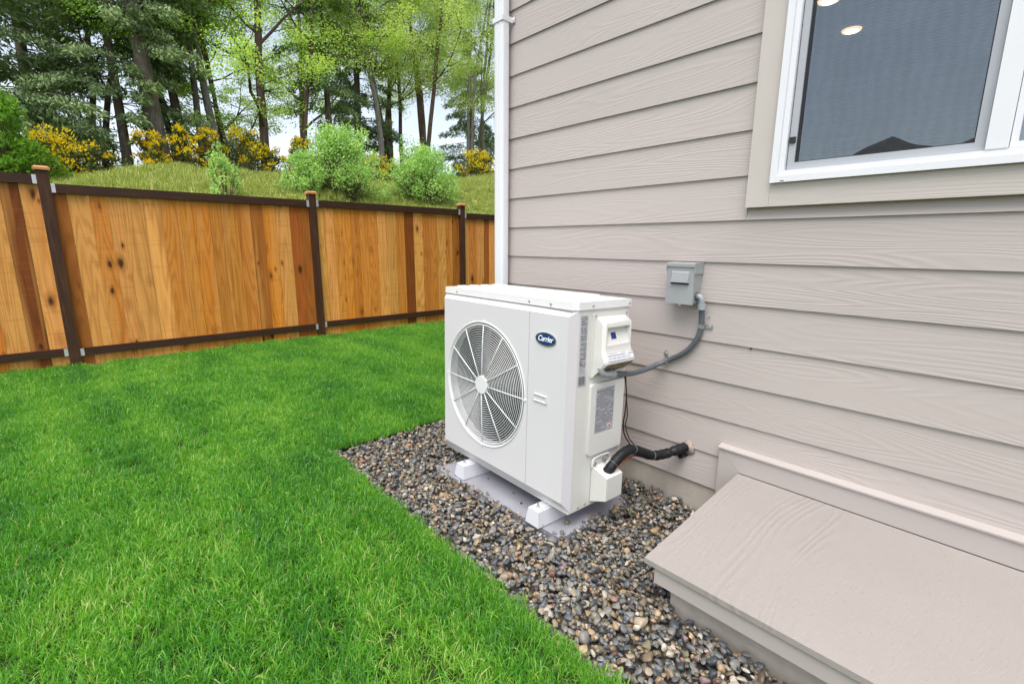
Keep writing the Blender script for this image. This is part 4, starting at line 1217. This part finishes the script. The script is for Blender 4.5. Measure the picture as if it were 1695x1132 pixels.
def blade_patch(seed, size, n, hmin, hmax, wid, bend, mat):
    r = np.random.default_rng(seed)
    px = r.uniform(-size / 2, size / 2, n); py = r.uniform(-size / 2, size / 2, n)
    h = r.uniform(hmin, hmax, n); a = r.uniform(0, 2 * np.pi, n); be = np.abs(r.normal(0, bend, n)) + 0.1
    fa = a + r.uniform(0.6, 2.5, n); w = wid * r.uniform(0.6, 1.25, n)
    dx, dy = np.cos(a), np.sin(a); wx, wy = np.cos(fa), np.sin(fa)
    V = np.zeros((n, 7, 3))
    for lv, (t, ww) in enumerate(((0, 1.0), (0.4, 0.95), (0.75, 0.65))):
        ang = be * t * 0.9
        rad = h * t
        cx = px + dx * rad * np.sin(ang); cy = py + dy * rad * np.sin(ang); cz = rad * np.cos(ang * 0.9)
        V[:, lv * 2] = np.stack([cx - wx * w * ww / 2, cy - wy * w * ww / 2, cz], -1)
        V[:, lv * 2 + 1] = np.stack([cx + wx * w * ww / 2, cy + wy * w * ww / 2, cz], -1)
    ang = be * 1.05
    V[:, 6] = np.stack([px + dx * h * np.sin(ang), py + dy * h * np.sin(ang), h * np.cos(ang * .95)], -1)
    idx = np.arange(n)[:, None] * 7
    T = np.concatenate([idx + np.array(q) for q in ((0, 1, 3), (0, 3, 2), (2, 3, 5), (2, 5, 4), (4, 5, 6))])
    me = fastmesh("blades", V.reshape(-1, 3), T)
    col = np.clip(r.normal(0.5, 0.27, n), -.1, 1.1); dead = r.random(n) < 0.03; col[dead] = 1.5
    fattr(me, np.repeat(col, 7)); me.materials.append(mat)
    return me

def scatter(name, pts, rots, scl, meshes, mat):
    """one object whose geometry nodes put a clump of blades on every vertex"""
    c = bpy.data.collections.new(name + "_clumps")
    for i, m in enumerate(meshes): c.objects.link(bpy.data.objects.new("%s_clump" % name, m))
    me = bpy.data.meshes.new(name); me.vertices.add(len(pts)); me.vertices.foreach_set("co", np.ascontiguousarray(pts, np.float32).ravel())
    at = me.attributes.new("rot", 'FLOAT_VECTOR', 'POINT'); at.data.foreach_set("vector", np.ascontiguousarray(rots, np.float32).ravel())
    at = me.attributes.new("scl", 'FLOAT', 'POINT'); at.data.foreach_set("value", np.ascontiguousarray(scl, np.float32))
    me.materials.append(mat)
    o = link(name, me); o["kind"] = "stuff"
    g = bpy.data.node_groups.new(name, 'GeometryNodeTree')
    g.interface.new_socket("Geometry", in_out='INPUT', socket_type='NodeSocketGeometry'); g.interface.new_socket("Geometry", in_out='OUTPUT', socket_type='NodeSocketGeometry')
    gi, go = g.nodes.new("NodeGroupInput"), g.nodes.new("NodeGroupOutput")
    ci = g.nodes.new("GeometryNodeCollectionInfo"); ci.inputs["Collection"].default_value = c
    ci.inputs["Separate Children"].default_value = True; ci.inputs["Reset Children"].default_value = True
    ip = g.nodes.new("GeometryNodeInstanceOnPoints"); ip.inputs["Pick Instance"].default_value = True
    na = g.nodes.new("GeometryNodeInputNamedAttribute"); na.data_type = 'FLOAT_VECTOR'; na.inputs["Name"].default_value = "rot"
    nb = g.nodes.new("GeometryNodeInputNamedAttribute"); nb.data_type = 'FLOAT'; nb.inputs["Name"].default_value = "scl"
    er = g.nodes.new("FunctionNodeEulerToRotation")
    rv = g.nodes.new("FunctionNodeRandomValue"); rv.data_type = 'INT'; rv.inputs[4].default_value = 0; rv.inputs[5].default_value = len(meshes) - 1
    L_ = g.links.new
    L_(gi.outputs[0], ip.inputs["Points"]); L_(ci.outputs[0], ip.inputs["Instance"])
    L_([s for s in na.outputs if s.enabled][0], er.inputs[0]); L_(er.outputs[0], ip.inputs["Rotation"]); L_([s for s in nb.outputs if s.enabled][0], ip.inputs["Scale"])
    L_([s for s in rv.outputs if s.enabled][0], ip.inputs["Instance Index"])
    L_(ip.outputs[0], go.inputs[0])
    md = o.modifiers.new("scatter", 'NODES'); md.node_group = g
    return o

def lawn_points(step):
    P = []
    for x in np.arange(-4.13, 4.2, step):
        for y in np.arange(-4.6, 7.0, step):
            q = (x + random.uniform(-.5, .5) * step, y + random.uniform(-.5, .5) * step)
            if q[0] < -4.14: continue
            if q[0] > 2.6 and q[1] < -2.5: continue
            e = 0.052 + random.gauss(0, .010)
            if q[1] > -1.115 - e and q[0] > -0.44 - e + 0.02: continue
            if q[1] > 2.0 and random.random() < 0.35: continue
            P.append((q[0], q[1], LZ - .001))
    global n_body; n_body = len(P)
    for x in np.arange(-0.47, 2.4, 0.026):                # blades leaning out over the stones
        P.append((x, -1.135 + random.gauss(0, .010), LZ - .001))
    for y in np.arange(-1.12, 1.5, 0.026):
        P.append((-0.478 + random.gauss(0, .010), y, LZ - .001))
    return np.array(P)
P = lawn_points(0.072)
n = len(P)
rot = np.stack([rng.normal(0, .10, n), rng.normal(0, .10, n), rng.uniform(0, 6.283, n)], -1)
patch = [blade_patch(200 + i, 0.12, 200, 0.022, 0.068, 0.0034, 0.95, M_blade) for i in range(10)]
big = 0.9 + 0.25 * np.sin(P[:, 0] * 2.3 + 1.0) * np.sin(P[:, 1] * 2.9) * 0.5 + rng.normal(0, .12, n)
o = scatter("lawn_grass", P, rot, np.clip(big, .6, 1.35) * np.where(np.arange(n) >= n_body, .75, 1.0), patch, M_blade)
tag(o, "short bright green lawn grass in front of the fence", "grass", kind="stuff")
print("lawn clumps", n)

# meadow on the hill
P = []
for _ in range(5200):
    x = -random.uniform(7.5, 18.5); y = random.uniform(-6, 18)
    P.append((x, y, float(terr(x, y)) - 0.01))
P = np.array(P); n = len(P)
rot = np.stack([rng.normal(0, .1, n), rng.normal(0, .1, n), rng.uniform(0, 6.283, n)], -1)
patch = [blade_patch(300 + i, 0.5, 150, 0.07, 0.22, 0.010, 0.6, M_meadow) for i in range(6)]
o = scatter("meadow_grass", P, rot, rng.uniform(.6, 1.3, n), patch, M_meadow)
tag(o, "rough yellow green grass on the embankment", "grass", kind="stuff")

# ------------------------------------------------------------------ plants
def leaf_quads(cent, dirs, L, W, r, flat=0.5):
    """quads centred at cent, long axis about dirs"""
    n = len(cent)
    d = dirs / (np.linalg.norm(dirs, axis=1, keepdims=True) + 1e-9)
    nr = r.normal(size=(n, 3)); nr[:, 2] += flat * 2 * np.sign(r.random(n) + 0.2)
    s = np.cross(d, nr); s /= np.linalg.norm(s, axis=1, keepdims=True) + 1e-9
    L = L * r.uniform(.6, 1.3, n)[:, None]; W = W * r.uniform(.6, 1.3, n)[:, None]
    V = np.stack([cent - d * L / 2, cent + s * W / 2 - d * L * .05, cent + d * L / 2, cent - s * W / 2 - d * L * .05], 1)
    F = np.arange(n * 4).reshape(n, 4)
    return V.reshape(-1, 3), F
def leaf_mesh(name, cent, dirs, L, W, vals, r, flat=0.5):
    V, F = leaf_quads(cent, dirs, L, W, r, flat)
    me = fastmesh(name, V, F); fattr(me, np.repeat(vals, 4)); return me
def np_tubes(paths, sides=7):
    VV, FF = [], []; base = 0
    for pts, rad in paths:
        pts = np.asarray(pts, float); rad = np.asarray(rad, float); m = len(pts)
        d = np.gradient(pts, axis=0); d /= np.linalg.norm(d, axis=1, keepdims=True) + 1e-9
        ref = np.array([0.3, 0.9, 0.1]) if abs(d[0, 2]) > .7 else np.array([0, 0, 1.0])
        a = np.cross(d, ref); a /= np.linalg.norm(a, axis=1, keepdims=True) + 1e-9; b = np.cross(d, a)
        t = np.arange(sides) * 2 * np.pi / sides
        V = pts[:, None] + rad[:, None, None] * (a[:, None] * np.cos(t)[None, :, None] + b[:, None] * np.sin(t)[None, :, None])
        VV.append(V.reshape(-1, 3))
        i = np.arange(m - 1)[:, None]; k = np.arange(sides)[None]
        FF.append(np.stack([i * sides + k, i * sides + (k + 1) % sides, (i + 1) * sides + (k + 1) % sides, (i + 1) * sides + k], -1).reshape(-1, 4) + base)
        base += m * sides
    return np.concatenate(VV), np.concatenate(FF)
def poly(p0, d, length, n, r, wig, up=0.0):
    p = [np.array(p0, float)]; d = np.array(d, float); d /= np.linalg.norm(d)
    for i in range(n):
        d = d + r.normal(0, wig, 3) + np.array([0, 0, up]); d /= np.linalg.norm(d)
        p.append(p[-1] + d * length / n)
    return np.array(p)

def deciduous(name, seed, x, y, h, tr, lean, mat, bark, label, crown0=0.28, stems=1, dens=1.0, spread=0.30, leaf=0.075, group="trees along the top of the embankment"):
    r = np.random.default_rng(seed)
    root = empty(name, (x, y, float(terr(x, y)) - 0.1), label, "tree", group)
    paths, tips = [], []
    for s in range(stems):
        off = np.array([r.normal(0, .25), r.normal(0, .25), 0]) * (stems > 1)
        ld = np.array([lean[0] + (r.normal(0, .12) if stems > 1 else 0), lean[1] + (r.normal(0, .12) if stems > 1 else 0), 1.0])
        tk = poly(off, ld, h, 12, r, 0.045, 0.03)
        rad = tr / (1 if stems == 1 else 1.35) * (1 - np.linspace(0, 1, 13) ** 1.1 * 0.88)
        rad[0] *= 1.25
        paths.append((tk, rad))
        nb = int(15 / (1 if stems == 1 else 1.5))
        for b in range(nb):
            f = crown0 + (0.97 - crown0) * (b + r.random()) / nb
            i = min(11, int(f * 12)); p = tk[i] + (tk[i + 1] - tk[i]) * (f * 12 - i)
            a = b * 2.4 + r.uniform(-.5, .5); ln = h * spread * (1.15 - f * 0.65) * r.uniform(.7, 1.15)
            br = poly(p, (math.cos(a), math.sin(a), r.uniform(.25, .9)), ln, 6, r, .14, 0.03)
            paths.append((br, np.linspace(max(.02, rad[i] * .45), .012, 7)))
            tips.append((br[-1], 1.0)); tips.append((br[4], .8))
            for q in range(6):
                k = r.integers(1, 6); a2 = a + r.uniform(-1.3, 1.3)
                sb = poly(br[k], (math.cos(a2), math.sin(a2), r.uniform(-.25, .6)), ln * r.uniform(.3, .55), 4, r, .16, 0)
                paths.append((sb, np.linspace(.018, .007, 5))); tips.append((sb[-1], 1.0)); tips.append((sb[2], .7))
    V, F = np_tubes(paths, 7)
    link("trunk", fastmesh("trunk", V, F, True), bark, root)
    cs_, ds_, vs_ = [], [], []
    for p, wgt in tips:
        n = int(r.integers(90, 180) * wgt * dens); rad = r.uniform(.40, .75) * (h / 14)
        u = r.normal(size=(n, 3)); u /= np.linalg.norm(u, axis=1, keepdims=True); u *= (r.random((n, 1)) ** .45)
        c = p + u * np.array([rad, rad, rad * .6]) + np.array([0, 0, -.1])
        d = u * .5 + r.normal(0, .6, (n, 3)); d[:, 2] -= .45
        tone = r.uniform(-.16, .16)
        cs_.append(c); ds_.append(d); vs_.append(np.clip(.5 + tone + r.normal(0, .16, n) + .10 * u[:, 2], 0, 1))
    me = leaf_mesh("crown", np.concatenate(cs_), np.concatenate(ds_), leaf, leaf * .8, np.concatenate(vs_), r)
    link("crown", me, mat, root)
    return root

def conifer(name, seed, x, y, h, tr, lean, label, z0=0.12, blen=3.0, dens=1.0, droop=0.5, gap=0.42, group="trees along the top of the embankment"):
    r = np.random.default_rng(seed)
    root = empty(name, (x, y, float(terr(x, y)) - 0.1), label, "tree", group)
    tk = poly((0, 0, 0), (lean[0], lean[1], 1), h, 12, r, .006, 0.0)
    rad = tr * (1 - np.linspace(0, 1, 13) * .93); rad[0] *= 1.2
    paths = [(tk, rad)]; cs_, ds_, vs_ = [], [], []
    z = h * z0
    while z < h * .98:
        f = z / h
        for b in range(4):
            if r.random() < .12 + (.25 if f < z0 + .08 else 0): continue
            a = r.uniform(0, 6.283); ln = blen * (1 - f) ** .75 * r.uniform(.6, 1.15) + .25
            i = min(11, int(f * 12)); p = tk[i] + (tk[i + 1] - tk[i]) * (f * 12 - i)
            n = 7; br = [p]; d = np.array([math.cos(a), math.sin(a), .12])
            for k in range(n):
                d = d + np.array([0, 0, -droop * .16 * (1 - k / n * .9)]) + r.normal(0, .04, 3); br.append(br[-1] + d / np.linalg.norm(d) * ln / n)
            br = np.array(br); paths.append((br, np.linspace(max(.018, tr * .10 * (1 - f)), .006, n + 1)))
            m = int(330 * ln / 3.0 * dens) + 40
            t = r.uniform(.18, 1, m) ** .8 * n; k = np.minimum(t.astype(int), n - 1); fr_ = (t - k)[:, None]
            pos = br[k] * (1 - fr_) + br[k + 1] * fr_; bd = br[k + 1] - br[k]; bd /= np.linalg.norm(bd, axis=1, keepdims=True)
            side = np.stack([-bd[:, 1], bd[:, 0], np.zeros(m)], -1); sg = r.choice([-1, 1], m)[:, None]
            wd = ln * .26 * (1.08 - t / n)[:, None] * r.random((m, 1)) + .05
            pos = pos + side * sg * wd + np.array([0, 0, -1]) * (wd * .35 + r.random((m, 1)) * .24) + r.normal(0, .05, (m, 3))
            dd = bd * .7 + side * sg * .8 + np.array([0, 0, -.55]) + r.normal(0, .38, (m, 3))
            tone = r.uniform(-.12, .12)
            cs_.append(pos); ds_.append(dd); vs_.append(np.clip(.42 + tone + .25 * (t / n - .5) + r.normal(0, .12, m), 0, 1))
        z += gap * r.uniform(.8, 1.2)
    V, F = np_tubes(paths, 7)
    link("trunk", fastmesh("trunk", V, F, True), M_bark_fir, root)
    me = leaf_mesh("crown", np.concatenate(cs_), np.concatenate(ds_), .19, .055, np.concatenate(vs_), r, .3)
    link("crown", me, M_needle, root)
    return root

# conifers
conifer("fir_tree", 1, -19.0, -3.6, 15, .22, (0, 0), "dense dark fir filling the left edge behind the bright sapling", .03, 3.6, 1.5, .55, .36)
conifer("fir_tree", 2, -22.5, -2.5, 17, .22, (0, 0), "dark fir just right of the leftmost fir above the yellow broom", .05, 3.0, 1.0, .5, .40)
conifer("fir_tree", 3, -19.2, -0.25, 15, .17, (0, 0), "fir with drooping branches left of the thick leaning trunk", .10, 3.0, 1.3, .7, .42)
conifer("fir_tree", 4, -18.2, 0.62, 19, .27, (-.005, -.05), "tall fir with the thickest leaning grey trunk", .19, 3.0, 1.0, .7, .5)
conifer("fir_tree", 5, -20.5, 7.4, 17, .16, (0, -.01), "fir with hanging branches above the middle green shrub", .2, 2.3, 1.0, .8, .45)
conifer("fir_tree", 6, -22.5, 9.6, 12, .26, (0, 0), "low dark fir behind the middle green shrub", .05, 2.8, 1.2, .5, .40)
conifer("fir_tree", 7, -25.0, 19.0, 10, .22, (0, 0), "dark fir behind the pale trunks near the house corner", .03, 2.8, 1.2, .5, .38)
conifer("fir_tree", 10, -19.6, 2.05, 16, .13, (0, .0), "thin fir with sparse boughs beside the dark maple", .24, 1.6, .9, .7, .5)
# broadleaves
MG = M_leaf_maple; AL = M_leaf_alder
deciduous("maple_tree", 21, -20.2, -1.35, 14, .15, (0, .0), M_leaf_bright, M_bark_maple, "bright green maple between the dark firs on the left", .26, 2, 1.1, .30)
deciduous("maple_tree", 22, -20.0, 1.75, 15, .17, (.0, .02), MG, M_bark_maple, "dark trunked maple forking upward right of the thick leaning fir", .30, 3, .8, .28)
deciduous("alder_tree", 23, -19.5, 2.72, 17, .15, (0, -.045), AL, M_bark_pale, "pale grey trunked alder leaning left beside the bushy maple", .34, 1, .9, .22)
deciduous("maple_tree", 24, -19.5, 4.2, 15, .19, (0, .035), MG, M_bark_maple, "big green maple with a forked brown trunk in the centre of the wood", .14, 1, 1.25, .34)
deciduous("maple_tree", 25, -21.5, 3.6, 11, .14, (0, -.03), MG, M_bark_maple, "bushy green maple low beside the pale grey trunk", .10, 2, 1.2, .33)
deciduous("maple_tree", 26, -20.0, 5.85, 15, .13, (0, .0), MG, M_bark_maple, "slender maple with a thin straight trunk left of the hanging fir", .26, 1, .9, .27)
deciduous("alder_tree", 27, -20.5, 9.95, 17, .16, (0, .0), AL, M_bark_pale, "alder with a straight trunk above the yellow broom", .28, 1, 1.7, .24)
deciduous("alder_tree", 28, -22.0, 11.4, 18, .16, (0, .03), AL, M_bark_maple, "yellow green alder with several dark stems above the right shrub", .24, 3, 1.7, .24)
deciduous("alder_tree", 29, -20.5, 12.5, 18, .17, (0, .0), AL, M_bark_maple, "tall alder with brown clustered trunks right of the green shrub", .26, 3, 1.8, .24)
deciduous("alder_tree", 30, -20.5, 15.0, 17, .15, (0, .02), AL, M_bark_pale, "alder with two pale slanting stems near the downspout", .22, 2, 1.7, .26)
deciduous("alder_tree", 31, -22.5, 17.8, 18, .16, (0, -.02), AL, M_bark_pale, "airy alder right beside the white downspout", .18, 2, 1.7, .26)
deciduous("maple_tree", 32, -26.0, 8.0, 16, .18, (0, 0), MG, M_bark_maple, "maple standing deepest in the middle of the wood", .22, 1, 1.8, .30)
deciduous("maple_tree", 33, -25.5, 12.8, 17, .18, (0, 0), AL, M_bark_maple, "far alder seen between the clustered trunks", .30, 1, 1.8, .30)
deciduous("maple_tree", 34, -25.0, 1.0, 15, .16, (0, 0), MG, M_bark_maple, "far maple seen between the leaning fir and the dark maple", .34, 1, .9, .28)

def shrub(name, seed, x, y, rx, ry, rz, mat, label, nclump, nleaf, leaf, flower=0.0, group=None, wisp=0.0, sink=0.0):
    r = np.random.default_rng(seed)
    root = empty(name, (x, y, float(terr(x, y)) - 0.05 - sink), label, "shrub", group)
    paths, cs_, ds_, vs_, fc, fd, fv = [], [], [], [], [], [], []
    for i in range(nclump):
        a = r.uniform(0, 6.283); q = math.sqrt(r.random()); el = r.random() ** .8
        R = np.sqrt(max(0.05, 1 - (el * .95) ** 2))
        lob = 1 + .22 * math.sin(3 * a + seed) + r.normal(0, .10)
        p = np.array([rx * q * R * lob * math.cos(a), ry * q * R * lob * math.sin(a), rz * (0.08 + el * (1 + wisp * r.random()) * (.75 + .25 * lob))])
        st = np.array([p[0] * .15, p[1] * .15, 0]); mid = (st + p) / 2 + np.array([p[0] * .08, p[1] * .08, .1])
        paths.append((np.array([st, mid, p]), np.array([.014, .009, .004])))
        n = int(nleaf * r.uniform(.6, 1.4)); rad = (.16 + .10 * r.random()) * (rx + ry) * .5 / .9
        u = r.normal(size=(n, 3)); u /= np.linalg.norm(u, axis=1, keepdims=True); u *= r.random((n, 1)) ** .4
        c = p + u * np.array([rad, rad, rad * (1.1 + wisp)]); tone = r.uniform(-.2, .2)
        d = (p - st) / (np.linalg.norm(p - st) + .01) * .7 + r.normal(0, .6, (n, 3))
        cs_.append(c); ds_.append(d); vs_.append(np.clip(.48 + tone + r.normal(0, .14, n), 0, 1))
        if flower and r.random() < flower:
            m = int(n * 1.0); u = r.normal(size=(m, 3)); u /= np.linalg.norm(u, axis=1, keepdims=True); u[:, 2] = np.abs(u[:, 2]) * .9
            u *= r.uniform(.55, 1.12, (m, 1)); fc.append(p + u * np.array([rad * 1.15, rad * 1.15, rad * 1.6])); fd.append(u + np.array([0, 0, .5])); fv.append(np.clip(r.normal(.5, .25, m), 0, 1))
    V, F = np_tubes(paths, 5); link("stems", fastmesh("stems", V, F, True), M_bark_maple, root)
    link("foliage", leaf_mesh("foliage", np.concatenate(cs_), np.concatenate(ds_), leaf, leaf * .55, np.concatenate(vs_), r), mat, root)
    if fc: fo = link("flowers", leaf_mesh("flowers", np.concatenate(fc), np.concatenate(fd), .085, .055, np.concatenate(fv), r), M_flower, root); fo["kind"] = "stuff"
    return root
BG = "yellow flowering broom along the crest"
for i, (x, y, rx, rz, fl, lab) in enumerate((
    (-16.9, -2.05, .95, 1.20, .9, "large yellow broom left of the open gap above the fence post"),
    (-17.0, -1.15, .70, .95, .15, "mostly green broom with few yellow sprays beside the gap"),
    (-16.9, .12, .55, 1.05, .9, "rounded yellow broom just right of the open gap"),
    (-17.0, .92, .55, 1.15, .9, "yellow broom in front of the thick leaning trunk"),
    (-17.0, 1.70, .55, 1.25, .9, "yellow broom below the dark forked maple"),
    (-17.0, 2.85, .75, 1.30, .95, "full yellow broom below the pale grey trunk"),
    (-17.1, 3.65, .55, .95, .7, "low yellow broom in front of the big forked maple"),
    (-17.2, 4.85, .60, 1.15, .75, "yellow broom left of the tallest green shrub"),
    (-17.4, 7.85, .75, 1.15, .95, "yellow broom between the two green shrubs"),
    (-17.6, 8.75, .5, .95, .8, "small yellow broom right behind the middle green shrub"),
    (-17.0, 12.95, .75, 1.10, .85, "yellow broom near the house downspout"),
    (-17.3, 14.0, .6, 1.0, .5, "sparse yellow broom half hidden by the downspout"))):
    shrub("broom_shrub", 60 + i, x, y, rx, rx, rz, M_leaf_broom, lab, int(52 * rx / .7), 38, .085, fl * .8, BG)
SG = "green shrubs on the slope"
shrub("green_shrub", 81, -12.8, 4.5, 1.15, 1.15, 1.75, M_leaf_shrub, "tallest pale green shrub on the slope behind the fence", 190, 75, .08, 0, SG, .12)
shrub("green_shrub", 82, -12.9, 7.45, 1.2, 1.2, 1.55, M_leaf_shrub, "wide rounded green shrub on the slope nearest the downspout", 190, 75, .08, 0, SG, .12)
shrub("green_shrub", 83, -12.8, 3.35, .65, .65, 1.0, M_leaf_shrub, "low green shrub left of the tallest shrub", 75, 60, .075, 0, SG, .15)
shrub("green_shrub", 84, -12.2, 1.05, .5, .5, .95, M_leaf_shrub, "small wispy green shrub at the fence top by the yellow broom", 36, 40, .08, 0, SG, .5)
shrub("maple_sapling", 35, -15.3, -2.95, .95, .8, 2.1, M_leaf_bright, "vivid green young maple at the left edge above the fence", 110, 45, .12, 0, None, .1)
shrub("undergrowth_shrub", 85, -18.3, -3.6, 1.3, 1.2, 1.3, M_leaf_broom, "dark undergrowth at the left edge below the young maple", 90, 60, .09, 0, "dark undergrowth on the crest")
shrub("undergrowth_shrub", 86, -18.8, 3.3, 1.2, 1.2, 1.3, M_leaf_broom, "dark green undergrowth behind the full yellow broom", 80, 60, .09, 0, "dark undergrowth on the crest")

# ------------------------------------------------------------------ neighbour seen mirrored in the glass
M_roof2 = plain("grey_brown_shingle", (0.20, 0.18, 0.165), 0.9, 0, 0.25, 3, 0.5, 20)
nb = empty("neighbour_house", (-3.85, -34, 0), "gabled house whose roof is mirrored in the window glass", "house")
bm = bmesh.new(); prism(bm, [(-4.5, 0), (4.5, 0), (4.5, 4.65), (0, 6.62), (-4.5, 4.65)], 1, -4, 4); bmo("wall", bm, M_siding, nb)
for s in (-1, 1):
    bm = bmesh.new(); hexa(bm, [(s * 5.1, -4.5, 4.37), (0, -4.5, 6.61), (0, 4.5, 6.61), (s * 5.1, 4.5, 4.37), (s * 5.1, -4.5, 4.54), (0, -4.5, 6.78), (0, 4.5, 6.78), (s * 5.1, 4.5, 4.54)])
    bmo("roof_slope", bm, M_roof2, nb)
bm = bmesh.new(); prism(bm, [(1.0, 0), (7.5, 0), (7.5, 4.4), (3.1, 6.15), (1.0, 5.6)], 1, -6, 3.0); bmo("wall", bm, M_siding, nb)
bm = bmesh.new(); prism(bm, [(0.2, 5.42), (3.1, 6.16), (8.0, 4.3), (8.0, 4.48), (3.1, 6.40), (0.2, 5.62)], 1, -6.4, 3.4); bmo("roof_slope", bm, M_roof2, nb)
for x in (-2.2, 2.2):
    bm = bmesh.new(); box(bm, x - .7, x + .7, 4.001, 4.06, 1.0, 2.4); w_ = bmo("window", bm, M_white_vinyl, nb)
    bm = bmesh.new(); box(bm, x - .6, x + .6, 4.061, 4.07, 1.1, 2.3); bmo("pane", bm, M_dark, w_)
